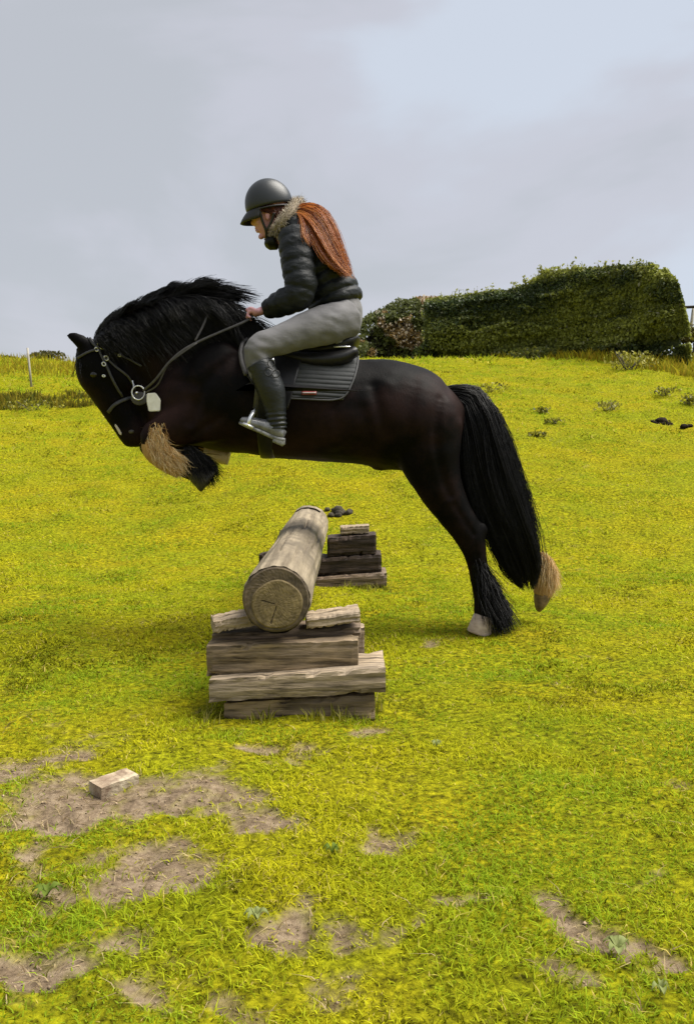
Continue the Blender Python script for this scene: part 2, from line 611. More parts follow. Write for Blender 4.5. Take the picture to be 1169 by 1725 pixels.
turf_a = tramp(tnoise(38, 8, 0.7).outputs['Fac'], [(0.34, (0.03, 0.028, 0.003)), (0.5, (0.18, 0.172, 0.006)), (0.7, (0.42, 0.395, 0.012))])
turf_b = tramp(tnoise(1.1, 5).outputs['Fac'], [(0.35, (0.8, 0.92, 0.9)), (0.65, (1.1, 1.0, 0.9))])
turf = tmix(1.0, turf_a.outputs[0], turf_b.outputs[0], 'MULTIPLY')
earth = tramp(tnoise(26, 9, 0.7).outputs['Fac'], [(0.32, (0.075, 0.053, 0.034)), (0.5, (0.2, 0.147, 0.096)), (0.72, (0.36, 0.28, 0.19))])  # darkest stop paints crevice shade into the soil colour
base = tmix(an.outputs['Fac'], turf, earth.outputs[0])
t.links.new(base, b.inputs['Base Color'])
bn = t.nodes.new('ShaderNodeBump')
bn.inputs['Distance'].default_value = 0.02
bn.inputs['Strength'].default_value = 0.8
t.links.new(tnoise(45, 9, 0.7).outputs['Fac'], bn.inputs['Height'])
t.links.new(bn.outputs[0], b.inputs['Normal'])
field = np_mesh('field', np.stack([GX, GY, GZ], axis=2).reshape(-1, 3), FF, fm, tint=tint, smooth=True)
tag(field, 'sloping pasture of bright yellow-green turf with bare earth patches', kind='structure')

# far rise beyond the hedge on the right, pale with a ripe crop
hx = np.linspace(30, 420, 60)
hy = np.linspace(150, 330, 24)
HX, HY = np.meshgrid(hx, hy)
HZ = -6 + 31 * np.exp(-((HX - 190) / 150) ** 2 - ((HY - 250) / 70) ** 2) + 1.5 * fbm(HX * 0.03, HY * 0.03, 8)
idx = np.arange(HX.size).reshape(HX.shape)
HF = np.stack([idx[:-1, :-1], idx[:-1, 1:], idx[1:, 1:], idx[1:, :-1]], axis=2).reshape(-1, 4)
hm = mat('pale_crop', (0.26, 0.23, 0.12), rough=0.95, spec=.05, c2=(0.34, 0.31, 0.18), scale=0.03)
tag(np_mesh('distant_hill', np.stack([HX, HY, HZ], axis=2).reshape(-1, 3), HF, hm, smooth=True),
    'pale cropped hill far beyond the hedge', kind='structure')

# ------------------------------------------------------------------ grass
def blades(x, y, h, w, lean, col, K=2, lift=0.0):
    """Arrays of roots and sizes -> curved blades; K segments below the tip."""
    n = len(x)
    z = field_z(x, y) - 0.003 + lift
    az = RNG.uniform(0, 2 * np.pi, n)
    fa = RNG.uniform(0, 2 * np.pi, n)
    wd = np.stack([np.cos(fa), np.sin(fa), np.zeros(n)], 1)
    ld = np.stack([np.cos(az), np.sin(az), np.zeros(n)], 1)
    root = np.stack([x, y, z], 1)
    vs = []
    for k in range(K):
        f = k / K
        c = root + ld * (lean * h * f * f)[:, None] + np.array([0, 0, 1.0]) * (h * f * (1 - 0.35 * lean * f))[:, None]
        ww = (w * (1 - 0.35 * f) * 0.5)[:, None]
        vs += [c - wd * ww, c + wd * ww]
    tip = root + ld * (lean * h)[:, None] + np.array([0, 0, 1.0]) * (h * (1 - 0.35 * lean))[:, None]
    vs.append(tip)
    nv = 2 * K + 1
    V = np.stack(vs, 1).reshape(-1, 3)
    b0 = (np.arange(n) * nv)[:, None]
    fs = []
    for k in range(K - 1):
        o = 2 * k
        fs.append(b0 + np.array([[o, o + 1, o + 3]]))
        fs.append(b0 + np.array([[o, o + 3, o + 2]]))
    o = 2 * (K - 1)
    fs.append(b0 + np.array([[o, o + 1, o + 2]]))
    F = np.concatenate(fs, 0)
    return V, F, np.repeat(col, nv, axis=0)


def grass_colour(x, y, n):
    g = fbm(x * 1.7, y * 1.7, 71)
    g2 = vnoise(x * 6, y * 6, 73)
    r = RNG.uniform(0, 1, n)
    yel = np.array([0.52, 0.495, 0.016]); grn = np.array([0.27, 0.37, 0.018]); olv = np.array([0.115, 0.115, 0.004]); straw = np.array([0.56, 0.45, 0.12])
    k = np.clip(0.38 + 2.6 * (g - 0.5) + 0.5 * (g2 - 0.5) + 0.45 * (r - 0.5), 0, 1)[:, None]
    c = grn * (1 - k) + yel * k
    dk = vnoise(x * 2.4, y * 1.7, 75) * 0.6 + vnoise(x * 7, y * 5, 76) * 0.4  # darker olive tufts, also painting the small shadows of hollows in the turf
    d = (RNG.uniform(0, 1, n) < 0.13 + 0.6 * np.clip((dk - 0.62) * 6, 0, 1))[:, None]
    c = np.where(d, olv, c)
    s = (RNG.uniform(0, 1, n) < 0.03 + 0.06 * (g > 0.62))[:, None]
    c = np.where(s, straw, c)
    return c * RNG.uniform(0.8, 1.2, n)[:, None]


def scatter(n, y0, y1, kx=0.44, mx=0.3):
    """Random ground points in the camera's wedge, uniform per square metre."""
    yv = np.sqrt(RNG.uniform(y0 * y0, y1 * y1, n))
    xv = RNG.uniform(-1, 1, n) * (kx * yv + mx)
    return xv, yv


parts = []
for (y0, y1, dens, h0, h1, w0, w1, K) in [(1.25, 2.6, 25000, .011, .028, .0024, .0044, 2), (2.6, 4.2, 16000, .010, .026, .003, .005, 2),
                                         (4.2, 7.5, 7000, .012, .028, .0045, .0075, 2), (7.5, 13, 2400, .017, .036, .008, .013, 1),
                                         (13, 22, 560, .026, .065, .013, .022, 1), (22, 43, 110, .06, .15, .025, .042, 1)]:
    area = 0.44 * (y1 * y1 - y0 * y0) + 2 * 0.3 * (y1 - y0)
    n = int(area * dens)
    x, y = scatter(n, y0, y1)
    s = soil(x, y)
    keep = RNG.uniform(0, 1, n) > np.clip(s * 1.15, 0, 0.93)
    thick = fbm(x * 3.3, y * 3.3, 91)
    fine = vnoise(x * 15, y * 15, 93) if y1 < 8 else vnoise(x * 5, y * 4, 93)
    keep &= RNG.uniform(0, 1, n) < np.clip(-0.32 + 0.75 * thick + 1.4 * fine, 0.02, 1)
    x, y = x[keep], y[keep]
    n = len(x)
    tuft = np.clip(vnoise(x * 4.5, y * 4.5, 13) * 1.5 - 0.35, 0, 1)
    h = (h0 + (h1 - h0) * RNG.uniform(0, 1, n) ** 1.5) * (0.65 + 0.8 * tuft)
    w = RNG.uniform(w0, w1, n)
    lean = RNG.uniform(0.35, 1.6, n)
    parts.append(blades(x, y, h, w, lean, grass_colour(x, y, n), K))
# longer dead straw lying on and round the bare earth
x, y = scatter(60000, 1.25, 5.2)
s = soil(x, y)
keep = (s > 0.08) & (RNG.uniform(0, 1, len(x)) < 0.4)
x, y = x[keep], y[keep]
n = len(x)
cs = np.where((RNG.uniform(0, 1, n) < 0.6)[:, None], np.array([0.46, 0.36, 0.2]), np.array([0.2, 0.14, 0.075])) * RNG.uniform(0.7, 1.2, n)[:, None]
parts.append(blades(x, y, RNG.uniform(.012, .045, n), RNG.uniform(.0018, .0035, n), RNG.uniform(1.2, 2.2, n), cs, 2))
# (crumbs of earth are built after the grass)
# rank growth at the foot of the hedge, on the left bank and round the timber stacks
rx, ry, rh, rc = [], [], [], []


def rank(xs, ys, h0, h1, cols):
    n = len(xs)
    rx.append(xs); ry.append(ys); rh.append(RNG.uniform(h0, h1, n))
    ci = RNG.integers(0, len(cols), n)
    rc.append(np.array(cols)[ci] * RNG.uniform(0.75, 1.2, n)[:, None])


YG = [(0.36, 0.31, 0.02), (0.24, 0.24, 0.02), (0.3, 0.22, 0.02)]
n = 2600
yv = RNG.uniform(19.3, 20.6, n); xv = RNG.uniform(-0.42, -0.24, n) * yv
q = vnoise(xv * 1.1, yv * 1.4, 33) > .42
xv, yv = xv[q], yv[q]
rank(xv, yv, .06, .24, [(0.11, 0.12, 0.02), (0.17, 0.15, 0.02), (0.24, 0.19, 0.02)])
n = 2600
yv = RNG.uniform(30, 41, n); xv = RNG.uniform(-0.44, -0.22, n) * yv
rank(xv, yv, .12, .4, YG)
n = 5200
f = RNG.uniform(0, 1, n)
yv = 32.5 + (20.0 - 32.5) * f + RNG.uniform(-2.2, 0.6, n); xv = (0.05 + (0.40 - 0.05) * f) * yv
rank(xv, yv, .1, .34, YG)
for (xa, xb, ya, yb, n) in [(-.5, .14, 3.5, 3.57, 240), (.1, .2, 3.55, 3.9, 120), (-.56, -.5, 3.5, 4.0, 160), (-.3, .32, 6.62, 6.74, 260), (-.34, -.2, 3.9, 6.5, 200)]:
    xv = RNG.uniform(xa, xb, n); yv = RNG.uniform(ya, yb, n)
    q = vnoise(xv * 13, yv * 9, 34) > .5
    xv, yv = xv[q], yv[q]
    rank(xv, yv, .03, .075, [(0.3, 0.3, 0.02), (0.18, 0.2, 0.02), (0.4, 0.36, 0.1)])
rx, ry, rh, rc = map(np.concatenate, (rx, ry, rh, rc))
rw = np.where(ry > 10, RNG.uniform(.02, .045, len(rx)), RNG.uniform(.003, .006, len(rx)))
parts.append(blades(rx, ry, rh, rw, RNG.uniform(.1, .7, len(rx)), rc, 2))
off, Vs, Fs, Cs = 0, [], [], []
for V, F, C in parts:
    Vs.append(V); Fs.append(F + off); Cs.append(C); off += len(V)
grass = np_mesh('grass', np.concatenate(Vs), np.concatenate(Fs), M['grass'], tint=np.concatenate(Cs))
tag(grass, 'short yellow-green grass growing over the whole pasture', 'grass', kind='stuff')

# crumbs and small stones lying on the bare earth
x, y = scatter(26000, 1.3, 4.6)
q = (soil(x, y) > 0.35) & (RNG.uniform(0, 1, len(x)) < .75)
x, y = x[q], y[q]
n = len(x)
z = field_z(x, y)
rd = .0014 + .0042 * RNG.uniform(0, 1, n) ** 4
base = np.array([[1, 0, 0], [-1, 0, 0], [0, 1, 0], [0, -1, 0], [0, 0, .8], [0, 0, -.6]], float)
tri = np.array([[0, 2, 4], [2, 1, 4], [1, 3, 4], [3, 0, 4], [2, 0, 5], [1, 2, 5], [3, 1, 5], [0, 3, 5]])
ang = RNG.uniform(0, 6.28, n)
V = base[None] * rd[:, None, None] * RNG.uniform(.6, 1.4, (n, 6, 1))
ca, sa = np.cos(ang)[:, None], np.sin(ang)[:, None]
V = np.stack([V[:, :, 0] * ca - V[:, :, 1] * sa + x[:, None], V[:, :, 0] * sa + V[:, :, 1] * ca + y[:, None], V[:, :, 2] + z[:, None] + rd[:, None] * .3], 2)
cc = np.array([0.25, 0.187, 0.125])[None] * RNG.uniform(.45, 1.7, n)[:, None]
cr = np_mesh('soil_crumbs', V.reshape(-1, 3), (np.arange(n)[:, None, None] * 6 + tri[None]).reshape(-1, 3), mat('crumbs', (.2, .15, .1), rough=.95, spec=.05, tint=True), tint=np.repeat(cc, 6, 0))
tag(cr, 'crumbs of dry earth and grit on the bare patches', 'soil', kind='stuff')

# ------------------------------------------------------------------ leafy things
def leaf_cloud(name, P, size, cols, m, parent=None, up=0.3):
    """P (n,3) leaf centres -> one folded kite of two triangles each."""
    n = len(P)
    d = RNG.normal(0, 1, (n, 3)); d[:, 2] += up
    d /= np.linalg.norm(d, axis=1, keepdims=True)
    e = RNG.normal(0, 1, (n, 3))
    s = np.cross(d, e); s /= np.linalg.norm(s, axis=1, keepdims=True) + 1e-9
    nn = np.cross(d, s)
    L = (size * RNG.uniform(0.6, 1.35, n))[:, None]
    a = P - d * L * 0.5
    c = P + d * L * 0.5
    bb = P + s * L * 0.33 + nn * L * 0.12
    dd = P - s * L * 0.33 + nn * L * 0.12
    V = np.stack([a, bb, c, dd], 1).reshape(-1, 3)
    b0 = (np.arange(n) * 4)[:, None]
    F = np.concatenate([b0 + np.array([[0, 1, 2]]), b0 + np.array([[0, 2, 3]])], 0)
    return np_mesh(name, V, F, m, parent, np.repeat(cols, 4, axis=0))


def hedge_points(n, pxs, tops, base_z, dist, thick, seed, rough=0.5, bottom=0.0):
    """Leaf positions through a hedge whose top edge follows the given outline."""
    px = RNG.uniform(pxs[0], pxs[-1], n * 3)
    Y = dist(px)
    top_py = np.interp(px, pxs, tops)
    x = (px - 584.5) / FPX * Y
    zt = EYE + (740 - top_py) / FPX * Y
    zb = base_z(x, Y) + bottom
    v = RNG.uniform(0, 1, n * 3) ** 0.85
    z = zb + (zt - zb) * v
    wprof = np.sqrt(np.clip(1 - np.clip((v - 0.62) / 0.38, 0, 1) ** 2.2, 0.02, 1))
    sl = x + Y * .95
    bulge = (0.2 + 1.6 * fbm(sl * 0.9, z * 1.1, seed)) * np.clip((pxs[-1] + 4 - px) / 70, .2, 1)
    q = RNG.uniform(0, 1, n * 3) ** 0.45 * np.where(RNG.uniform(0, 1, n * 3) < 0.72, -1, 1)
    yy = Y + q * thick * 1.15 * wprof * bulge
    skin = RNG.uniform(0, 1, n * 3) < 0.45
    yy = np.where(skin, Y - thick * RNG.uniform(.5, .8, n * 3) * np.clip(wprof, .3, 1) * np.clip((pxs[-1] + 4 - px) / 50, .35, 1), yy)
    z = z + (zt - zb) * 0.16 * (fbm(sl * 1.1, q * .8 + 9, seed + 5) - 0.5) * v + 0.26 * (fbm(sl * 3.2, q * 2 + 9, seed + 6) - 0.45) * v
    gap = fbm(sl * 2.3 + q * .7, z * 2.6, seed + 11)
    keep = (gap > 0.37 + 0.26 * rough * (np.abs(q) > 0.75)) | (skin & (gap > .33))
    P = np.stack([x, yy, z], 1)[keep][:n]
    return P


def hedge_core(bm, pxs, tops, base_z, dist, thick, k=0.72):
    """Closed solid filler against see-through, rough all over; coloured dark for the shaded interior."""
    rings = []
    NX, NA = 90, 26
    x0, x1 = pxs[0] + 8, pxs[-1] - 10
    for i in range(NX + 1):
        px = x0 + (x1 - x0) * i / NX
        Y = float(dist(np.array([px]))[0])
        x = (px - 584.5) / FPX * Y
        zt = EYE + (740 - float(np.interp(px, pxs, tops))) / FPX * Y
        zb = float(base_z(np.array([x]), np.array([Y]))[0]) - .1
        h = (zt - zb) * k
        end = min(1, 6 * min(i, NX - i) / NX + .15)
        ring = []
        for q in range(NA):
            a = 2 * math.pi * q / NA
            ca, sa = math.cos(a), math.sin(a)
            r = 1 + random.uniform(-.2, .2)
            ring.append(bm.verts.new((x + random.uniform(-.04, .04), Y + thick * .5 * end * math.copysign(abs(ca) ** .7, ca) * r,
                                      zb + h * .5 + h * .5 * end * math.copysign(abs(sa) ** .7, sa) * (r if sa > 0 else 1))))
        rings.append(ring)
    for a, b in zip(rings[:-1], rings[1:]):
        for q in range(NA):
            bm.faces.new((a[q], a[(q + 1) % NA], b[(q + 1) % NA], b[q]))
    bm.faces.new(rings[0][::-1]); bm.faces.new(rings[-1])


def stems(bm, pts, zlo, r):
    for p in pts:
        top = Vector(p)
        bot = Vector((top.x + random.uniform(-.15, .15), top.y + random.uniform(-.1, .1), zlo(top.x, top.y) - .05))
        mid = (top + bot) / 2 + Vector((random.uniform(-.15, .15), random.uniform(-.15, .15), 0))
        loft(bm, [(bot, r, r), (mid, r * .75, r * .75), (top, r * .3, r * .3)], n=6)


fz = lambda x, y: field_z(x, y, False)
hd = lambda px: 31.0 + (21.6 - 31.0) * np.clip((px - 700) / (1150 - 700), -0.2, 1.1)
hpx = [712, 735, 760, 790, 820, 850, 880, 897, 915, 940, 970, 1000, 1030, 1060, 1085, 1108, 1126, 1138, 1150]
htop = [514, 511, 508, 503, 498, 497, 488, 474, 465, 460, 462, 462, 460, 460, 461, 469, 484, 512, 560]
P = hedge_points(110000, hpx, htop, fz, hd, 1.0, 31)
g = fbm((P[:, 0] + P[:, 1]) * 1.2, P[:, 2] * 1.5, 55)
r = RNG.uniform(0, 1, len(P))
gk = np.clip((g - 0.5) * 3.4 + 0.38 + RNG.normal(0, .18, len(P)), 0, 1)[:, None]
cols = np.array([0.042, 0.062, 0.022]) * (1 - gk) + np.array([0.25, 0.27, 0.05]) * gk
cols = cols * RNG.uniform(0.6, 1.5, len(P))[:, None]
cols[r < 0.012] = (0.34, 0.33, 0.2)
hc = at(930, 600, 27)
hedge = empty('hedge', (hc.x, hc.y, gz(hc.x, hc.y)), 'tall dense dark green hedge along the top of the field, right of the rider', 'hedge')
leaf_cloud('foliage', P, 0.098, cols, M['leaf'], hedge)
bm = bmesh.new()
hedge_core(bm, hpx, htop, fz, hd, 1.0)
from_bm('dark_filler', bm, mat('hedge_inner', (0.03, 0.042, 0.016), rough=0.95, c2=(0.06, 0.075, 0.025), scale=9, bump=.05), hedge)  # added solid filler; the shade inside the hedge is put into its colour
# sprays sticking out of the top
bm = bmesh.new()
SP = []
for k in range(190):
    px = random.uniform(725, 1138)
    Y = float(hd(np.array([px]))[0])
    tp = float(np.interp(px, hpx, htop)) + 6
    a = at(px, tp, Y)
    L = random.choice([.08, .1, .14, .14, .2, .2, .3, .4])
    b2 = a + Vector((random.uniform(-.15, .15), random.uniform(-.2, .2), L))
    loft(bm, [(a, .008, .008), (b2, .003, .003)], n=5)
    for q in range(int(9 + L * 30)):
        SP.append(np.array(a.lerp(b2, random.random())) + RNG.normal(0, .045, 3))
tag(from_bm('twig', bm, M['bark'], hedge), kind='stuff')
SP = np.array(SP)
leaf_cloud('shoot_leaves', SP, 0.08, np.array([0.26, 0.27, 0.07])[None] * RNG.uniform(.6, 1.4, len(SP))[:, None], M['leaf'], hedge)

# hawthorn at the far end of the hedge, browner, with cream blossom
bpx = [598, 612, 630, 650, 668, 690, 712, 734, 752]
btop = [556, 540, 530, 521, 515, 510, 508, 510, 522]
bd = lambda px: 33.0 + 0 * px
P = hedge_points(15000, bpx, btop, fz, bd, 1.3, 131)
g = fbm(P[:, 0] * 1.3, P[:, 2] * 1.5, 155)
cols = np.where((g > 0.5)[:, None], np.array([0.24, 0.16, 0.065]), np.array([0.1, 0.115, 0.035])) * RNG.uniform(0.6, 1.5, len(P))[:, None]
px_of = P[:, 0] / P[:, 1] * FPX + 584.5
bl = (RNG.uniform(0, 1, len(P)) < 0.34 * (g > 0.48) * (px_of > 632))
cols[bl] = np.array([0.66, 0.57, 0.46])
bc = at(668, 610, 33)
bush = empty('hawthorn_bush', (bc.x, bc.y, gz(bc.x, bc.y)), 'brown-tinged hawthorn bush with cream blossom at the far end of the hedge, behind the saddle', 'bush')
leaf_cloud('foliage', P, 0.11, cols, M['leaf'], bush)
bm = bmesh.new()
hedge_core(bm, bpx, btop, fz, bd, 1.3, 0.7)
from_bm('dark_filler', bm, mat('bush_inner', (0.03, 0.026, 0.014), rough=0.95, c2=(0.045, 0.04, 0.02), scale=3), bush)  # opaque filler, painted dark like the shaded inside of the bush
bm = bmesh.new()
for px in (630, 655, 680, 705, 725):
    p = at(px, 600, 32.6)
    stems(bm, [(p.x, p.y, gz(p.x, p.y) + 1.6)], gz, 0.05)
tag(from_bm('trunk', bm, M['bark'], bush), kind='stuff')


def shrub(name, px, py, Y, wpx, hpx_, n, cols, size, label, cat, m=None, stem_n=4):
    """A small rounded plant standing on the ground: leaves and stems."""
    c = at(px, py, Y)
    z0 = gz(c.x, c.y)
    w, h = wpx * mpp(Y), hpx_ * mpp(Y)
    r = empty(name, (c.x, c.y, z0), label, cat)
    d = RNG.normal(0, 1, (n, 3)); d /= np.linalg.norm(d, axis=1, keepdims=True)
    rad = RNG.uniform(0, 1, n) ** 0.5
    P = np.stack([c.x + d[:, 0] * rad * w * 0.5, c.y + d[:, 1] * rad * w * 0.45, z0 + h * 0.5 + d[:, 2] * rad * h * 0.55], 1)
    keep = fbm(P[:, 0] * 6 / max(w, .3), P[:, 2] * 6 / max(h, .3), int(px)) > 0.40
    P = P[keep]
    ci = RNG.integers(0, len(cols), len(P))
    leaf_cloud('foliage', P, size, np.array(cols)[ci] * RNG.uniform(.7, 1.3, len(P))[:, None], m or M['leaf'], r, up=0.8)
    bm = bmesh.new()
    for k in range(stem_n):
        tp = Vector((c.x + random.uniform(-.35, .35) * w, c.y + random.uniform(-.3, .3) * w, z0 + h * random.uniform(.6, .95)))
        loft(bm, [(Vector((c.x + random.uniform(-.08, .08) * w, c.y, z0 - .02)), .02 * h + .003, .02 * h + .003), (tp, .004, .004)], n=5)
    tag(from_bm('stem', bm, M['bark'], r), kind='stuff')
    return r


GR = [(0.07, 0.09, 0.02), (0.12, 0.13, 0.025), (0.17, 0.17, 0.03)]
shrub('bush', 716, 625, 29.5, 44, 38, 1500, [(0.07, 0.09, 0.02), (0.12, 0.15, 0.03), (0.04, 0.055, 0.015)], 0.10, 'low round green bush in front of the hawthorn, just above the croup of the horse', 'bush')
shrub('nettle_patch', 1062, 612, 20.8, 92, 34, 420, [(0.3, 0.29, 0.04), (0.38, 0.35, 0.08), (0.16, 0.16, 0.02)], 0.075, 'pale leggy nettles at the foot of the right half of the hedge', 'nettles', stem_n=12)
shrub('nettle_patch', 900, 622, 25.2, 90, 22, 600, GR, 0.10, 'low green nettles at the foot of the middle of the hedge', 'nettles', stem_n=9)
shrub('bramble', 1160, 612, 22.6, 66, 70, 2400, [(0.16, 0.14, 0.025), (0.07, 0.06, 0.02), (0.22, 0.2, 0.03)], 0.09, 'rough brown and yellow bramble under the wooden fence beyond the hedge end', 'bramble', stem_n=7)
WD = 'weed clumps dotted over the upper pasture'
for (px, py, w, h, lab) in [(828, 662, 50, 22, 'broad dark weed clump close behind the tail, below the hedge'),
                            (912, 698, 32, 14, 'small dark weed clump right of the tail, higher of two in line'),
                            (935, 716, 34, 12, 'yellowish weed clump beside a small dark clump, right of the tail'),
                            (906, 736, 28, 12, 'small dark weed clump nearest the tail, lower in the field'),
                            (1022, 694, 42, 24, 'tall pale weed clump in the middle of the right field'),
                            (1120, 668, 48, 20, 'dark weed clump above the molehill'),
                            (1160, 682, 26, 24, 'dark upright weed at the right edge of the field'),
                            (60, 692, 96, 24, 'dark green weed mass under the left bank')]:
    gy = None
    for Y in np.arange(9, 32, 0.1):
        p = at(px, py, Y)
        if p.z <= gz(p.x, p.y): gy = Y; break
    gy = gy or 18.0
    o = shrub('weed_clump', px, py, gy, w * 1.15, h * .75, int(60 + w * 3), [(0.11, 0.11, 0.016), (0.2, 0.19, 0.02), (0.3, 0.28, 0.03)] if 'dark' in lab else [(0.3, 0.28, 0.05), (0.2, 0.19, 0.03)],
              0.055, lab, 'weed', stem_n=5)
    o['group'] = WD
# broad-leaved weeds in the near turf
def rosette(px, py, rad, n, col, label):
    x, y = ground_at(px, py)
    z = gz(x, y)
    r = empty('broadleaf_weed', (x, y, z), label, 'weed', 'broad-leaved weeds in the near turf')
    for k in range(n):
        a = 2 * math.pi * k / n + random.uniform(-.4, .4)
        L = rad * random.uniform(.7, 1.2)
        bm = bmesh.new()
        d = Vector((math.cos(a), math.sin(a), 0)); s = Vector((-d.y, d.x, 0))
        prof = [(0, .06, .004), (.25, .2, .016), (.55, .3, .024), (.8, .22, .02), (1, .02, .012)]
        L0 = []
        for (f, w, hh) in prof:
            c = Vector((x, y, z)) + d * L * f + Vector((0, 0, hh + .008))
            L0.append([bm.verts.new(c - s * L * w + Vector((0, 0, .006))), bm.verts.new(c), bm.verts.new(c + s * L * w + Vector((0, 0, .006)))])
        for p, q in zip(L0[:-1], L0[1:]):
            bm.faces.new((p[0], p[1], q[1], q[0])); bm.faces.new((p[1], p[2], q[2], q[1]))
        from_bm('leaf', bm, col, r)


M['weed_leaf'] = mat('weed_leaf', (0.2, 0.235, 0.075), rough=0.5, c2=(0.28, 0.31, 0.12), scale=40, transl=0.35, spec=.1)
M['weed_dark'] = mat('weed_leaf_dark', (0.1, 0.15, 0.02), rough=0.6, c2=(0.15, 0.2, 0.03), scale=40, transl=0.35, spec=.1)
rosette(432, 1562, .028, 6, M['weed_leaf'], 'pale green broad-leaved weed below the earth patch under the timber stack')
rosette(80, 1512, .034, 6, M['weed_dark'], 'dark green broad-leaved weed on the left bare earth')
rosette(1040, 1610, .03, 7, M['weed_leaf'], 'pale green weed below the right-hand bare earth patch')
rosette(1112, 1685, .022, 4, M['weed_leaf'], 'little pale weed near the lower right corner of the turf')
rosette(735, 1268, .024, 5, M['weed_leaf'], 'small pale weed in the turf right of the timber stack')
rosette(560, 1448, .022, 5, M['weed_dark'], 'small green weed between the log stack and the nearest turf')

# left skyline: a low far hedge, a thin stake
lpx = [-40, -10, 12, 30, 46]
ltop = [604, 603, 602, 604, 609]
ld = lambda px: 42.0 + 0 * px
P = hedge_points(1600, lpx, ltop, fz, ld, .7, 231, bottom=-.1)
lc = at(5, 606, 42)
far_h = empty('low_hedge', (lc.x, lc.y, gz(lc.x, lc.y)), 'low grey-green hedge on the left skyline behind the stake', 'hedge')
leaf_cloud('foliage', P, .12, np.array([0.08, 0.085, 0.05])[None] * RNG.uniform(.6, 1.4, len(P))[:, None], M['leaf'], far_h)
shrub('scrub', 82, 606, 41.0, 62, 16, 900, [(0.07, 0.07, 0.03), (0.12, 0.11, 0.03)], .13, 'low dark scrub on the left skyline between the stake and the horse', 'scrub')
p0 = at(54, 650, 26.0)
bm = bmesh.new()
z0 = gz(p0.x, p0.y)
tp = at(47, 586, 26.0)
loft(bm, [(Vector((p0.x, p0.y, z0 - .1)), .035, .035), (Vector((tp.x, tp.y, tp.z)), .028, .028)], n=8, cap=.1)
tag(from_bm('stake', bm, M['post']), 'thin leaning wooden stake on the bank at the far left', 'stake')
# fence at the end of the hedge
fp = [at(1141, 560, 23.5), at(1166, 560, 23.2), at(1225, 560, 22.6)]
fence = empty('rail_fence', (fp[1].x, fp[1].y, gz(fp[1].x, fp[1].y)), 'grey wooden rail fence just past the right end of the hedge', 'fence')
for (pxt, pyt, pxb, Y) in [(1168, 516, 1156, 23.2), (1112, 517, 1112, 23.9), (1226, 514, 1224, 22.5)]:
    a, b2 = at(pxb, 600, Y), at(pxt, pyt, Y)
    bm = bmesh.new()
    loft(bm, [(Vector((a.x, a.y, gz(a.x, a.y) - .15)), .045, .045), (b2, .04, .04)], n=8, cap=.1)
    from_bm('post', bm, M['post'], fence)
for (ya, yb) in [(519, 515), (566, 560)]:
    bm = bmesh.new()
    loft(bm, [(at(1105, ya + 1, 23.93), .035, .02), (at(1166, (ya + yb) / 2, 23.12), .035, .02), (at(1232, yb, 22.4), .035, .02)], n=8, cap=.1, power=4)
    from_bm('rail', bm, M['bark'], fence)

# molehill and its small neighbour, droppings, brick
def lumps(name, pts, m, label, cat, flat=.6, solo=False):
    x0, y0 = pts[0][0], pts[0][1]
    bm = bmesh.new()
    for (x, y, r) in pts:
        blob(bm, Vector((x, y, gz(x, y) + r * flat * .45)), (r, r, r * flat), 12)
    for v in bm.verts:
        v.co += Vector((random.uniform(-1, 1), random.uniform(-1, 1), random.uniform(-1, 1))) * pts[0][2] * .09
    return tag(from_bm(name, bm, m), label, cat)


def on_hill(px, py):
    for Y in np.arange(2, 40, 0.05):
        p = at(px, py, Y)
        if p.z <= gz(p.x, p.y): return p
    return at(px, py, 20)


p = on_hill(1114, 715)
pts = [(p.x, p.y, .10)]
for k in range(90):
    a = random.uniform(0, 6.28); d = random.uniform(.02, .13)
    pts.append((p.x + math.cos(a) * d * 1.1, p.y + math.sin(a) * d * .8, random.uniform(.018, .04)))
lumps('molehill', pts, M['dark_soil'], 'dark fresh molehill on the slope at the right', 'molehill', .7)
p = on_hill(1152, 721)
lumps('clod', [(p.x, p.y, .07), (p.x + .08, p.y, .05)], M['dark_soil'], 'small dark clod right of the molehill', 'clod')
p = on_hill(566, 866)
pts = [(p.x, p.y, .05)]
for k in range(16):
    pts.append((p.x + random.uniform(-.1, .14), p.y + random.uniform(-.1, .12), random.uniform(.02, .04)))
o = lumps('dung_pile', [(p.x + .02, p.y, .06)] + pts[1:], M['dung'], 'dark pile of droppings on the turf beside the far end of the log', 'dung', .85)

x0, y0 = ground_at(178, 1332)
bm = bmesh.new()
bmesh.ops.create_cube(bm, size=1, matrix=Matrix.Diagonal((.235, .105, .068, 1)))
bmesh.ops.subdivide_edges(bm, edges=bm.edges[:], cuts=5, use_grid_fill=True)
for v in bm.verts:
    n_ = Vector((math.sin(v.co.x * 71 + v.co.z * 40), math.sin(v.co.y * 83 + 2), math.sin(v.co.z * 97 + v.co.x * 55)))
    v.co += n_ * .0022 + Vector((random.uniform(-1, 1), random.uniform(-1, 1), random.uniform(-1, 1))) * .0016
    rr = max(0, (abs(v.co.x) - .10)) * .4
    v.co.z *= 1 - rr * 3
bk = from_bm('brick', bm, M['brick'], smooth=False, center=False)
bk.location = (x0 + .02, y0 + .03, gz(x0, y0) + .018)
bk.rotation_euler = (math.radians(5), math.radians(-3), math.radians(47))
bk.scale = (.56, .62, .66)
tag(bk, 'single worn brick lying on the bare earth left of the jump', 'brick')

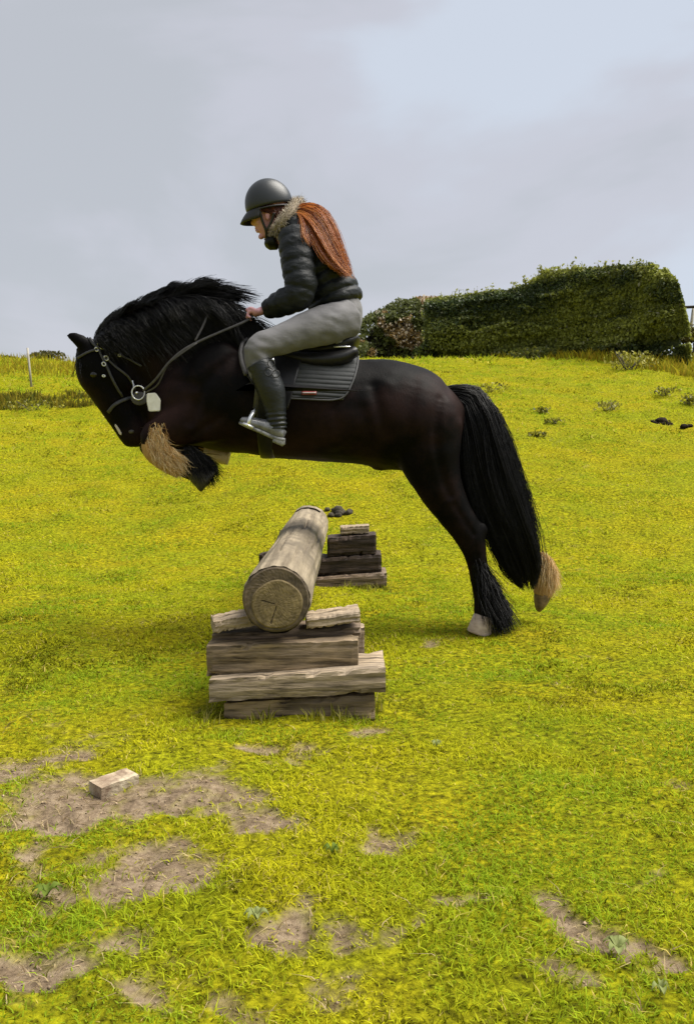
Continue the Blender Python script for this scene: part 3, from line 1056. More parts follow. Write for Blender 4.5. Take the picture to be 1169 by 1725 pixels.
# ------------------------------------------------------------------ the log
LR = .1325
LX, LZ, LY0, LY1 = -.268, .455, 3.56, 6.86
log = empty('log', (LX, (LY0 + LY1) / 2, LZ - LR), 'thick round weathered log lying across the two timber stacks as a jump', 'log')
bm = bmesh.new()
rings = []
NS, NR = 110, 132
CRK = [(random.uniform(.2, 3.0), random.uniform(LY0, LY1 - .6), random.uniform(.3, 1.3), random.uniform(-.12, .12), random.uniform(.007, .014)) for _ in range(16)]
KNOT = [(random.uniform(.1, 3.0), random.uniform(LY0 + .3, LY1 - .2), random.uniform(.03, .05)) for _ in range(6)]
for i in range(NS + 1):
    y = LY0 + (LY1 - LY0) * i / NS
    ring = []
    for k in range(NR):
        a = 2 * math.pi * k / NR
        rr = LR * (1 + .016 * math.sin(2 * a + y * 1.3) + .012 * math.sin(3 * a + y * 2) + .012 * math.sin(5 * a - y * 3.1) + .01 * math.sin(y * 4.3 + a))
        rr += .0016 * math.sin(17 * a + 1.5 * math.sin(y * 1.4)) + random.uniform(-.0007, .0007)
        for (ca, cy, cl, dr, dp) in CRK:
            if cy < y < cy + cl:
                da = abs(a - ca - dr * math.sin((y - cy) * 5)) * LR
                if da < .006: rr -= dp * math.sin((y - cy) / cl * 3.14)
        for (ka, ky, kr) in KNOT:
            d2 = ((a - ka) * LR) ** 2 + (y - ky) ** 2
            rr += .008 * math.exp(-d2 / (kr * kr)) - .006 * math.exp(-d2 / (kr * kr * .12))
        if i in (0, NS): rr *= .965
        ring.append(bm.verts.new((LX + rr * math.cos(a), y + (.006 if i == 0 else -.006 if i == NS else 0), LZ + rr * math.sin(a))))
    rings.append(ring)
for p, q in zip(rings[:-1], rings[1:]):
    for k in range(NR):
        bm.faces.new((p[k], q[k], q[(k + 1) % NR], p[(k + 1) % NR]))
bm.faces.new(rings[-1])
o = from_bm('log_surface', bm, M['log'], log)
# end grain: rough disc of sapwood with a proud paler heart
def end_material(name, inner, outer, r_heart, r_full):
    m = bpy.data.materials.new(name)
    m.use_nodes = True
    t = m.node_tree
    b = t.nodes['Principled BSDF']
    b.inputs['Roughness'].default_value = .85
    tcn = t.nodes.new('ShaderNodeTexCoord')
    mpn = t.nodes.new('ShaderNodeMapping'); mpn.inputs['Scale'].default_value = (1, 0, 1)
    nz = t.nodes.new('ShaderNodeTexNoise'); nz.inputs['Scale'].default_value = 14; nz.inputs['Detail'].default_value = 6
    ad = t.nodes.new('ShaderNodeVectorMath'); ad.operation = 'MULTIPLY_ADD'
    ad.inputs[1].default_value = (.025, 0, .025)
    ln = t.nodes.new('ShaderNodeVectorMath'); ln.operation = 'LENGTH'
    t.links.new(tcn.outputs['Object'], mpn.inputs['Vector'])
    t.links.new(tcn.outputs['Object'], nz.inputs['Vector'])
    t.links.new(nz.outputs['Color'], ad.inputs[0]); t.links.new(mpn.outputs[0], ad.inputs[2])
    t.links.new(ad.outputs[0], ln.inputs[0])
    wv = t.nodes.new('ShaderNodeMath'); wv.operation = 'MULTIPLY'; wv.inputs[1].default_value = 420
    sn = t.nodes.new('ShaderNodeMath'); sn.operation = 'SINE'
    t.links.new(ln.outputs['Value'], wv.inputs[0]); t.links.new(wv.outputs[0], sn.inputs[0])
    mr = t.nodes.new('ShaderNodeMapRange'); mr.inputs[1].default_value = -1; mr.inputs[2].default_value = 1
    mr.inputs[3].default_value = .86; mr.inputs[4].default_value = 1.08
    t.links.new(sn.outputs[0], mr.inputs[0])
    n2 = t.nodes.new('ShaderNodeTexNoise'); n2.inputs['Scale'].default_value = 22; n2.inputs['Detail'].default_value = 8
    t.links.new(tcn.outputs['Object'], n2.inputs['Vector'])
    r = t.nodes.new('ShaderNodeValToRGB')
    r.color_ramp.elements[0].color = (*outer, 1); r.color_ramp.elements[0].position = .3
    r.color_ramp.elements[1].color = (*inner, 1); r.color_ramp.elements[1].position = .68
    t.links.new(n2.outputs['Fac'], r.inputs[0])
    mx = t.nodes.new('ShaderNodeVectorMath'); mx.operation = 'SCALE'
    t.links.new(r.outputs[0], mx.inputs[0]); t.links.new(mr.outputs[0], mx.inputs['Scale'])
    t.links.new(mx.outputs[0], b.inputs['Base Color'])
    bn = t.nodes.new('ShaderNodeBump'); bn.inputs['Distance'].default_value = .004
    t.links.new(n2.outputs['Fac'], bn.inputs['Height']); t.links.new(bn.outputs[0], b.inputs['Normal'])
    return m


def disc(name, r, cx, cz, y, depth, m, parent, cracks=0, n=96, wob=.02):
    bm = bmesh.new()
    NRr = 14
    cr = [(random.uniform(0, 6.28), random.uniform(.35, .95)) for _ in range(cracks)]
    prev = None
    cen = bm.verts.new((cx, y - depth, cz))
    for i in range(1, NRr + 1):
        f = i / NRr
        ring = []
        for k in range(n):
            a = 2 * math.pi * k / n
            rr = r * f * (1 + wob * math.sin(2 * a + 1) + wob * .6 * math.sin(5 * a))
            yy = y - depth + random.uniform(-.0008, .0008)
            for (ca, cl) in cr:
                da = abs((a - ca + math.pi) % (2 * math.pi) - math.pi) * f * r
                if da < .0014 and .08 < f < cl: yy += .012
            if i == NRr: yy = y + .004
            ring.append(bm.verts.new((cx + rr * math.cos(a), yy, cz + rr * math.sin(a))))
        for k in range(n):
            if prev is None: bm.faces.new((cen, ring[k], ring[(k + 1) % n]))
            else: bm.faces.new((prev[k], ring[k], ring[(k + 1) % n], prev[(k + 1) % n]))
        prev = ring
    return from_bm(name, bm, m, parent, smooth=False)


M['sapwood'] = end_material('sapwood_end', (0.15, 0.11, 0.066), (0.05, 0.036, 0.022), .09, LR)
M['heartwood'] = end_material('heartwood_end', (0.25, 0.185, 0.085), (0.1, 0.072, 0.032), .09, LR)
sap = disc('sapwood', LR * .965, LX, LZ, LY0 + .006, .004, M['sapwood'], log, 5, wob=.006)
disc('heartwood', .097, LX + .004, LZ - .018, LY0, .003, M['heartwood'], sap, 2, wob=.03)
# saw cut across the top at the far end
bm = bmesh.new()
cs = []
for k in range(13):
    a = math.radians(52 + 76 * k / 12)
    cs.append((Vector((LX + (LR + .001) * math.cos(a), LY1 - .34 + .01 * math.sin(k), LZ + (LR + .001) * math.sin(a))), .006, .006))
loft(bm, cs, n=6)
from_bm('saw_cut', bm, M['dark_soil'], log)

# ------------------------------------------------------------------ timber stacks
def timber(xl, ytl, ybl, xr, ytr, ybr, Y, depth, m, label, group, yaw=0.0, name='timber', round_=.006):
    """A sawn timber whose front face has the given photo corners at distance Y."""
    c = [at(xl, ytl, Y), at(xl, ybl, Y), at(xr, ybr, Y), at(xr, ytr, Y)]
    cen = sum(c, Vector()) / 4 + Vector((0, depth / 2, 0))
    f = [v - cen for v in c]
    bm = bmesh.new()
    NL, NH, ND = 22, 5, 6
    tl, bl, br, tr = f[0], f[1], f[2], f[3]

    def pt(i, j, k):
        u_, v_, d_ = i / NL, j / NH, k / ND
        p = (bl * (1 - u_) + br * u_) * (1 - v_) + (tl * (1 - u_) + tr * u_) * v_
        return p + Vector((0, depth * d_, 0))
    vid = {}
    ph = random.uniform(0, 9)
    for i in range(NL + 1):
        for j in range(NH + 1):
            for k in range(ND + 1):
                if i in (0, NL) or j in (0, NH) or k in (0, ND):
                    p = pt(i, j, k)
                    on = (i in (0, NL)) + (j in (0, NH)) + (k in (0, ND))
                    ctr = Vector((0, 0, 0))
                    if on >= 2:       # soften arrises
                        q = pt(min(max(i, .12), NL - .12), min(max(j, .3), NH - .3), min(max(k, .2), ND - .2))
                        p = p.lerp(q, .5 + .25 * math.sin(ph + i * 1.7 + k) + (random.uniform(.4, 1.6) if random.random() < .14 else 0))
                    p = p + Vector((0, .0022 * math.sin(j * 2.4 + ph + i * .11), .0011 * math.sin(i * .45 + k * 1.9 + ph)))
                    p += Vector((random.uniform(-1, 1), random.uniform(-1, 1), random.uniform(-1, 1))) * .0009
                    vid[(i, j, k)] = bm.verts.new(p)

    def quad(a, b_, c_, d_):
        bm.faces.new((vid[a], vid[b_], vid[c_], vid[d_]))
    for i in range(NL):
        for j in range(NH):
            for k in (0, ND): quad((i, j, k), (i + 1, j, k), (i + 1, j + 1, k), (i, j + 1, k))
        for k in range(ND):
            for j in (0, NH): quad((i, j, k), (i + 1, j, k), (i + 1, j, k + 1), (i, j, k + 1))
    for j in range(NH):
        for k in range(ND):
            for i in (0, NL): quad((i, j, k), (i, j + 1, k), (i, j + 1, k + 1), (i, j, k + 1))
    o = from_bm(name, bm, m, smooth=False, center=False)
    o.location = cen
    o.rotation_euler = (0, 0, yaw)
    return tag(o, label, 'timber', group)


NG = 'timbers of the near stack under the log'
timber(377, 1184, 1222, 632, 1170, 1221, 3.57, .27, M['timber'], 'brown bottom timber of the near stack, lowest and lying in the grass', NG)
timber(352, 1145, 1184, 650, 1124, 1168, 3.54, .30, M['timber_grey'], 'long pale timber, second up in the near stack, jutting out at one end', NG)
timber(347, 1088, 1142, 604, 1077, 1134, 3.60, .23, M['timber'], 'deep brown timber in the middle of the near stack, thickest of all', NG)
timber(356, 1069, 1084, 608, 1056, 1079, 3.70, .22, M['timber_brown'], 'thin timber directly beneath the near end of the log', NG)
timber(560, 1060, 1108, 614, 1056, 1112, 3.85, .10, M['timber_grey'], 'short timber end showing behind the thick middle timber of the near stack', NG)
timber(353, 1046, 1067, 425, 1035, 1056, 3.64, .16, M['timber_grey'], 'short wedge block chocking the near end of the log on its left', NG, yaw=math.radians(12), name='wedge_block')
timber(514, 1042, 1061, 605, 1030, 1049, 3.65, .17, M['timber_grey'], 'short pale wedge block chocking the near end of the log on its right', NG, yaw=math.radians(4), name='wedge_block')
FG = 'tarred timbers of the far stack under the log'
timber(520, 974, 996, 652, 964, 988, 6.74, .3, M['timber_brown'], 'brown lowest timber of the far stack half hidden in grass', FG)
timber(528, 941, 973, 643, 933, 964, 6.78, .28, M['timber_dark'], 'tarred black timber second from the ground in the far stack', FG)
timber(551, 906, 940, 634, 900, 933, 6.80, .26, M['timber_dark'], 'tarred black timber of the far stack under a small grey block', FG)
timber(573, 888, 901, 622, 885, 898, 6.84, .16, M['timber_grey'], 'small grey block lying on top of the far stack', FG, name='wedge_block')
timber(436, 934, 985, 530, 918, 984, 6.72, .12, M['timber_dark'], 'black timber beneath the far end of the log, its tip barely showing', FG)

# ------------------------------------------------------------------ the horse
HM = 5.2                                             # distance of the horse's middle plane
hp = at(540, 1060, HM)
horse = empty('horse', (hp.x, HM, 0), 'heavy black cob with feathered legs leaping over the log, mane and tail flying', 'horse')
bm = bmesh.new()


def pxloft(bm, st, sub=4, n=24, **k):
    return loft(bm, pst(st, sub), n=n, **k)


# trunk: px, top, bottom, half width
tr = [(776, 694, 742, .09), (770, 674, 760, .16), (757, 657, 776, .215), (738, 643, 788, .25), (715, 629, 794, .28), (690, 618, 794, .298), (650, 607, 788, .295), (600, 607, 781, .295),
      (550, 604, 778, .305), (500, 597, 774, .31), (450, 585, 768, .295), (410, 574, 764, .27), (370, 576, 761, .25), (330, 592, 757, .225),
      (298, 616, 752, .19), (272, 640, 742, .15), (256, 662, 722, .09)]
pxloft(bm, [(x, (a + b2) / 2, HM, (b2 - a) / 2, w) for x, a, b2, w in tr], n=32)
# neck
pxloft(bm, [(405, 655, HM, 96, .2), (358, 618, HM, 104, .165), (308, 592, HM, 98, .14), (258, 580, HM, 78, .125), (216, 580, HM, 56, .108), (184, 588, HM, 42, .096)], n=28)
# head
pxloft(bm, [(152, 584, HM, 24, .08), (163, 603, HM, 40, .1), (178, 630, HM, 46, .108), (192, 660, HM, 38, .092), (207, 690, HM, 32, .072),
            (219, 713, HM, 29, .064), (230, 733, HM, 27, .064), (237, 747, HM, 15, .045)], n=24)
blob(bm, at(206, 634, HM - .06), (.085, .05, .09))          # cheek, near side
blob(bm, at(206, 634, HM + .06), (.085, .05, .09))
blob(bm, at(220, 745, HM), (.045, .04, .03))                # lips and chin
blob(bm, at(248, 733, HM), (.03, .035, .03))
for s in (-1, 1):
    blob(bm, at(160, 625, HM + s * .088), (.035, .022, .022))   # brow over the eye
    pxloft(bm, [(152, 588, HM + s * .055, 11, .03), (138, 576, HM + s * .065, 12, .028), (124, 568, HM + s * .07, 9, .018), (110, 564, HM + s * .07, 2, .005)], n=12)
# shoulder muscle, haunch
for s in (-1, 1):
    blob(bm, at(372, 660, HM + s * .15), (.2, .12, .26))
    blob(bm, at(330, 700, HM + s * .12), (.15, .10, .16))
    blob(bm, at(722, 718, HM + s * .14), (.17, .14, .21))
    blob(bm, at(655, 662, HM + s * .225), (.07, .05, .07))
    blob(bm, at(560, 700, HM + s * .14), (.35, .17, .2))
# near hind leg (on the ground), far hind leg (leaving it)
NH_, FH_ = HM - .13, HM + .17
pxloft(bm, [(716, 715, NH_, 64, .14), (722, 765, NH_, 55, .13), (737, 812, NH_, 41, .10), (764, 862, NH_, 31, .07), (790, 902, NH_, 26, .055),
            (803, 945, NH_, 19, .04), (811, 985, NH_, 18, .036), (818, 1016, NH_, 20, .042), (812, 1038, NH_, 17, .045)], n=20)
blob(bm, at(812, 893, NH_), (.034, .028, .045))
pxloft(bm, [(720, 715, FH_, 62, .13), (745, 770, FH_, 50, .12), (785, 830, FH_, 36, .09), (832, 880, FH_, 27, .06), (862, 912, FH_, 20, .045),
            (893, 942, FH_, 17, .037), (916, 964, FH_, 19, .042), (917, 986, FH_, 16, .042)], n=20)
# forelegs, both folded
NF_, FF_ = HM - .16, HM + .14
pxloft(bm, [(345, 700, NF_, 48, .09), (306, 716, NF_, 36, .075), (274, 726, NF_, 28, .06), (258, 736, NF_, 23, .052), (266, 760, NF_, 20, .045), (288, 778, NF_, 17, .038),
            (312, 788, NF_, 18, .04), (328, 796, NF_, 16, .042)], n=18)
pxloft(bm, [(350, 705, FF_, 46, .09), (300, 726, FF_, 33, .07), (262, 742, FF_, 24, .055), (258, 756, FF_, 20, .05), (290, 762, FF_, 17, .038), (325, 764, FF_, 18, .04), (345, 764, FF_, 16, .04)], n=18)
blob(bm, at(640, 780, HM), (.06, .05, .045))
blob(bm, at(250, 668, HM), (.07, .075, .11))
blob(bm, at(238, 648, HM), (.06, .08, .08))                 # sheath
body_me = fused(bm, .013, 9, .55)
from mathutils import noise as mnoise
GRV = [([(628, 650), (640, 700), (652, 745), (668, 786)], .016, .028), ([(395, 600), (352, 640), (330, 690), (322, 712)], .014, .026),
       ([(372, 705), (340, 724), (318, 742)], .012, .018), ([(742, 672), (732, 730), (742, 790), (758, 835)], .013, .022),
       ([(700, 648), (686, 705), (694, 770)], .010, .03), ([(765, 850), (786, 882), (800, 902)], .008, .012), ([(803, 925), (808, 960), (814, 992)], .006, .008),
       ([(252, 640), (300, 640), (345, 655)], .012, .03), ([(196, 612), (214, 640), (216, 662)], .010, .014), ([(168, 640), (188, 668), (202, 690)], .006, .014),
       ([(428, 640), (440, 700), (446, 760)], .008, .02), ([(560, 690), (575, 730), (570, 770)], .006, .03), ([(610, 690), (622, 730), (616, 768)], .006, .03),
       ([(430, 720), (480, 745), (560, 752), (620, 742)], .006, .03)]
GP, GD = [], []
for pts_, dp_, wd_ in GRV:
    for q in spline(pts_, 7):
        p = at(q[0], q[1], HM - .22)
        GP.append((p.x, p.z)); GD.append((dp_, wd_))
GP, GD = np.array(GP), np.array(GD)
_n3 = np.array([v.normal[:] for v in body_me.vertices])
_c3 = np.array([v.co[:] for v in body_me.vertices])
_gr = np.zeros(len(_c3))
for (gx, gzz), (dp_, wd_) in zip(GP, GD):
    d2 = (_c3[:, 0] - gx) ** 2 + (_c3[:, 2] - gzz) ** 2
    _gr = np.maximum(_gr, dp_ * np.exp(-d2 / (wd_ * wd_)))
_gr *= np.abs(_n3[:, 1])
_mz = np.array([mnoise.noise(v.co * 6.5) * .6 + mnoise.noise(v.co * 15) * .3 for v in body_me.vertices])   # muscle and loose hide
_co = (_c3 + _n3 * (.008 * _mz - _gr)[:, None]).ravel()
body_me.vertices.foreach_set('co', _co)
body_me.update()
body = link('body', body_me, M['coat'], horse)
HB = bvh_of(body)


def skin_pt(px, py, off=.004, Y=HM):
    """Point on the near side of the horse under a photo pixel, lifted off the coat."""
    o = Vector((0, 0, EYE))
    d = (at(px, py, 5) - o).normalized()
    loc, nor, i, dist = HB.ray_cast(o, d)
    if loc is None:
        return at(px, py, Y)
    if nor.dot(d) > 0: nor = -nor
    return loc + nor * off


# nose marking, eye, nostril
bm = bmesh.new()
loft(bm, [(at(192, 702, HM - .01), .010, .03), (at(199, 715, HM - .015),   .020, .036), (at(206, 728, HM - .01), .018, .042), (at(213, 740, HM), .009, .03)], n=14)
from_bm('nose_marking', bm, M['pink_skin'], body)
for s in (-1, 1):
    bm = bmesh.new()
    blob(bm, at(159, 631, HM + s * .098), (.021, .014, .017))
    from_bm('eye', bm, M['eye'], horse)
    bm = bmesh.new()
    blob(bm, at(222, 727, HM + s * .058), (.016, .008, .012))
    from_bm('nostril', bm, M['dark_hoof'], horse)


def hoof(px0, py0, px1, py1, Y, r0, r1, m, wd):
    """Horn from the coronet (px0,py0) to the ground face (px1,py1)."""
    bm = bmesh.new()
    a, b2 = at(px0, py0, Y), at(px1, py1, Y)
    cs = [(a, r0 * mpp(Y), wd * .8), (a.lerp(b2, .5), (r0 + r1) / 2 * mpp(Y), wd * .92), (a.lerp(b2, .92), r1 * mpp(Y), wd), (b2, r1 * .96 * mpp(Y), wd * .97)]
    loft(bm, cs, n=22, cap=.02)
    return from_bm('hoof', bm, m, horse)


hoof(815, 1036, 806, 1067, NH_, 17, 21, M['hoof'], .065)
bm = bmesh.new()
pxloft(bm, [(920, 972, FH_, 19, .05), (917, 988, FH_, 18, .052), (913, 1002, FH_, 16, .052)], n=18)
from_bm('sock', bm, M['sock'], body)
bm = bmesh.new()
pxloft(bm, [(914, 1000, FH_, 15, .052), (911, 1012, FH_, 12.5, .054), (908, 1022, FH_, 8, .05), (906.5, 1029, FH_, 3.5, .035)], n=20)
from_bm('hoof', bm, M['tan_hoof'], horse)
hoof(326, 788, 354, 810, NF_, 19, 25, M['dark_hoof'], .066)
hoof(345, 760, 386, 770, FF_, 15, 14, M['hoof'], .058)


def hairs(name, roots, m, parent, n, length, dirpx, spread, rad, Y, yd, cols=None, K=6, curl=.2, sag=0.0, seed_r=.6):
    """Locks growing from a px line of roots (px,py,radius px) towards dirpx."""
    P = np.zeros((n, K, 3)); R = np.zeros((n, K)); C = np.zeros((n, 3))
    rt = spline(roots, 12)
    for i in range(n):
        q = rt[random.randrange(len(rt))]
        a = random.uniform(0, 6.28); rr = q[2] * math.sqrt(random.random())
        px, py = q[0] + math.cos(a) * rr, q[1] + math.sin(a) * rr
        YY = Y + random.uniform(-1, 1) * yd
        L = length * random.uniform(.55, 1.15)
        dx, dy = dirpx(q[3] if len(q) > 3 else 0)
        dx += random.gauss(0, spread); dy += random.gauss(0, spread)
        nn = math.hypot(dx, dy); dx /= nn; dy /= nn
        cx = random.gauss(0, curl)
        oy = random.gauss(0, .25)
        for k in range(K):
            f = k / (K - 1)
            x = px + dx * L * f + cx * L * .25 * math.sin(f * 3.1)
            y = py + dy * L * f + sag * L * f * f
            P[i, k] = at(x, y, YY + oy * f * L * mpp(Y))
            R[i, k] = rad * (1 - .82 * f) * random.uniform(.85, 1.1)
        if cols is not None:
            C[i] = np.array(cols[random.randrange(len(cols))]) * random.uniform(.75, 1.2)
    return strand_mesh(name, P, R, m, parent, C if cols is not None else None)


# feather on the legs
TAN = [(0.66, 0.44, 0.19), (0.74, 0.54, 0.28), (0.54, 0.32, 0.11), (0.78, 0.63, 0.4), (0.42, 0.23, 0.08)]
hairs('feather', [(806, 952, 14, 0), (816, 985, 17, .5), (830, 1012, 20, 1)], M['black_hair'], horse, 3200, 58, lambda f: (.34 + .1 * f, 1), .17, .0026, NH_, .055)
hairs('feather', [(910, 938, 13, 0), (924, 956, 14, .5), (924, 976, 14, 1)], M['tan_hair'], horse, 3400, 24, lambda f: (.0 + .12 * f, 1), .24, .0012, FH_ - .015, .05, TAN, curl=.25)
hairs('feather', [(268, 724, 15, 0), (264, 748, 18, .4), (282, 768, 18, .8), (300, 780, 15, 1)], M['tan_hair'], horse, 6200, 20, lambda f: (.05 + .55 * f, 1 - .4 * f), .3, .0012, NF_ - .015, .058, TAN, curl=.25)
hairs('feather', [(318, 764, 15, 0), (338, 780, 17, 1)], M['black_hair'], horse, 2600, 36, lambda f: (.6, .9), .25, .0026, NF_, .055)
hairs('feather', [(320, 756, 8, 0), (350, 760, 9, 1)], M['tan_hair'], horse, 500, 32, lambda f: (1, .3), .18, .002, FF_, .03, TAN)
# pale sock under the long hair of the near foreleg
bm = bmesh.new()
pxloft(bm, [(258, 742, NF_, 20, .05), (263, 758, NF_, 22, .049), (283, 776, NF_, 20, .044), (306, 787, NF_, 20, .045)], n=18)
from_bm('sock', bm, M['sock'], body)

# mane: roots along the crest, blown up and back
crest = [(158, 572), (180, 548), (208, 531), (252, 512), (300, 499), (345, 500), (385, 520), (410, 548)]
CR = np.array(spline(crest, 16))
n = 9500
K = 7
P = np.zeros((n, K, 3)); R = np.zeros((n, K))
LK = [(random.random() ** .9, random.random(), random.random(), random.random(), random.random(), random.gauss(0, 1), random.gauss(0, 1)) for _ in range(150)]
for i in range(n):
    lk = LK[random.randrange(len(LK))]
    loose = random.random() < .2
    tt = min(1, max(0, lk[0] + random.gauss(0, .012))) if not loose else random.random()
    ii = tt * (len(CR) - 1)
    i0 = int(ii); i1 = min(i0 + 1, len(CR) - 1)
    c = CR[i0] + (CR[i1] - CR[i0]) * (ii - i0)
    ta = CR[min(i0 + 6, len(CR) - 1)] - CR[max(i0 - 6, 0)]
    ta = ta / np.linalg.norm(ta)
    nrm = np.array([ta[1], -ta[0]])
    if nrm[1] > 0: nrm = -nrm
    ylat = lk[5] * .035 + random.gauss(0, .015)
    mode = lk[1]
    jit = lambda a, b_, v: a + (b_ - a) * min(1, max(0, v + random.gauss(0, .09)))
    if mode < .74:                    # streaming back along the crest, part of it falling on the near side
        fall = 0.0 if mode < .40 else jit(4, 62, lk[2]) * (.4 + .6 * min(1, tt * 2))
        L = jit(60, 150, lk[3]) * (1.0 if tt < .75 else .62)
        lift = (jit(-2, 26, lk[4]) if tt > .6 else jit(4, 19, lk[4])) * (0.35 + .65 * min(1, tt * 2.2)) * (1 if tt < .82 else .5)
        fol = jit(.4, .95, lk[2]) if tt > .55 else jit(.75, 1.0, lk[2])
        endlat = -.03 + lk[6] * .04 + random.gauss(0, .015)
        wob = random.gauss(0, .8) + lk[6] * 1.2
        for k in range(K):
            f = k / (K - 1)
            s = ii + f * L / 17.0 * 1.05
            if s < len(CR) - 1:
                j = int(s); cc = CR[j] + (CR[j + 1] - CR[j]) * (s - j)
            else:
                cc = CR[-1] + (s - (len(CR) - 1)) * 1.6 * np.array([.55, .6])
            st_ = c + ta * L * f
            p = cc * fol + st_ * (1 - fol) + nrm * lift * math.sin(min(1.0, f * 1.5) * 1.57) + np.array([0, -6]) * f * (tt > .5)
            p = p + np.array([.1, 1]) * fall * f ** .8 + nrm * wob * math.sin(f * 4)
            yl = HM + ylat + endlat * f
            if fall: yl = HM + min(ylat, .0) - .02 - .135 * min(1, (fall * f ** .8) / 40) + random.gauss(0, .004)
            P[i, k] = at(p[0], p[1], yl)
    else:                             # hanging on the near side of the neck
        L = random.uniform(45, 110) * (.35 + .65 * min(1, tt * 3))
        dv = np.array([.75 + random.gauss(0, .2), .75 + random.gauss(0, .15)])
        for k in range(K):
            f = k / (K - 1)
            p = c + nrm * 6 * math.sin(f * 3.1) + dv * L * f + np.array([0, .0])
            P[i, k] = at(p[0], p[1], HM - .03 - .13 * math.sin(min(1, f * 1.6) * 1.57) + random.gauss(0, .006))
    R[i] = np.linspace(.0021, .0006, K) * random.uniform(.8, 1.2)
strand_mesh('mane', P, R, M['black_hair'], horse)
# forelock over the brow
hairs('forelock', [(150, 576, 9, 0), (136, 592, 8, 1)], M['black_hair'], horse, 420, 52, lambda f: (-.05 + .25 * f, 1), .16, .003, HM, .06)

# tail
tl = [(744, 662, 9), (766, 664, 15), (792, 678, 26), (808, 720, 32), (822, 780, 38), (842, 845, 40), (864, 905, 38), (882, 955, 32), (890, 985, 18)]
TL = np.array(spline(tl, 8))
n = 8000
K = 9
P = np.zeros((n, K, 3)); R = np.zeros((n, K))
TK = [(random.uniform(-1, 1), random.uniform(-1, 1), random.gauss(0, .26), random.uniform(0, 6.28), random.uniform(.66, 1.02), random.uniform(3.5, 7), random.uniform(0, .2)) for _ in range(70)]
for i in range(n):
    lk = TK[random.randrange(len(TK))]
    loose = random.random() < .12
    a = lk[0] + random.gauss(0, .11) if not loose else random.uniform(-1.15, 1.15)
    dpt = lk[1] + random.gauss(0, .1)
    e0 = lk[6] * random.random()
    e1 = lk[4] * random.uniform(.88, 1.04)
    wv, ph, fq = lk[2] * random.uniform(.7, 1.3), lk[3] + random.gauss(0, .15), lk[5]
    for k in range(K):
        f = e0 + (min(e1, 1.04) - e0) * k / (K - 1)
        ii = f * (len(TL) - 1); i0 = min(int(ii), len(TL) - 2)
        q = TL[i0] + (TL[i0 + 1] - TL[i0]) * (ii - i0)
        ta = TL[i0 + 1][:2] - TL[i0][:2]; ta /= np.linalg.norm(ta)
        nrm = np.array([-ta[1], ta[0]])
        spread = a * .9 + wv * math.sin(f * fq + ph) * min(1, f * 3)
        p = q[:2] + nrm * spread * q[2] * .95
        P[i, k] = at(p[0], p[1], HM + (dpt * .8 + .35 * wv * math.cos(f * fq * 1.3 + ph)) * q[2] * mpp(HM) * .9)
    R[i] = np.linspace(.0019, .0007, K) * random.uniform(.75, 1.25)
strand_mesh('tail', P, R, M['black_hair'], horse)

# ------------------------------------------------------------------ bridle
bp = skin_pt(190, 640)
bridle = empty('bridle', (bp.x, bp.y, bp.z), 'black leather bridle with silver buckles and reins on the head of the horse', 'bridle')


def strap(name, pts, m, parent, w=.011, th=.004, off=.009, sub=6, drape=True):
    bm = bmesh.new()
    cs = []
    for s in spline(pts, sub):
        p = skin_pt(s[0], s[1], off) if drape else at(s[0], s[1], s[2])
        cs.append((p, w * .5, th))
    # ease sudden jumps in depth
    ys = [c[0].y for c in cs]
    for _ in range(3):
        ys = [ys[0]] + [(ys[i - 1] + 2 * ys[i] + ys[i + 1]) / 4 for i in range(1, len(ys) - 1)] + [ys[-1]]
    cs = [(Vector((c[0].x, min(c[0].y, yv), c[0].z)), c[1], c[2]) for c, yv in zip(cs, ys)]
    loft(bm, cs, n=10, power=3)
    return from_bm(name, bm, m, parent)


strap('headpiece', [(150, 572), (158, 580), (167, 588)], M['strap'], bridle, .018)
strap('browband', [(167, 589), (150, 594), (134, 603)], M['strap'], bridle, .014)
cp = strap('cheekpiece', [(167, 588), (176, 608), (190, 636), (207, 668)], M['strap'], bridle, .014)
ck = strap('cheekpiece', [(176, 600), (192, 615), (214, 634), (231, 655)], M['strap'], bridle, .013)
strap('throat_lash', [(170, 582), (196, 594), (218, 604), (240, 616)], M['strap'], bridle, .011)
strap('noseband', [(184, 694), (194, 682), (210, 673), (230, 668)], M['strap'], bridle, .02)
def buckle(px, py, r, parent, elong=1.6, ang=0.6):
    c = skin_pt(px, py, .011)
    bm = bmesh.new()
    cs = []
    for k in range(14):
        a = 2 * math.pi * k / 14
        x, z = r * elong * math.cos(a), r * math.sin(a)
        cs.append((c + Vector((x * math.cos(ang) + z * math.sin(ang), 0, -x * math.sin(ang) + z * math.cos(ang))), .0032, .0032))
    loft(bm, cs, n=6, closed=True)
    return from_bm('buckle', bm, M['steel'], parent)


buckle(172, 584, .011, bridle, 1.9, .6)
buckle(164, 590, .009, cp, 1.2, .9)
buckle(176, 614, .009, cp, 1.2, .9)
buckle(180, 604, .011, ck, 1.2, .8)
buckle(203, 598, .006, bridle, 1.2, .5)
buckle(176, 633, .005, cp, 1.5, .2)
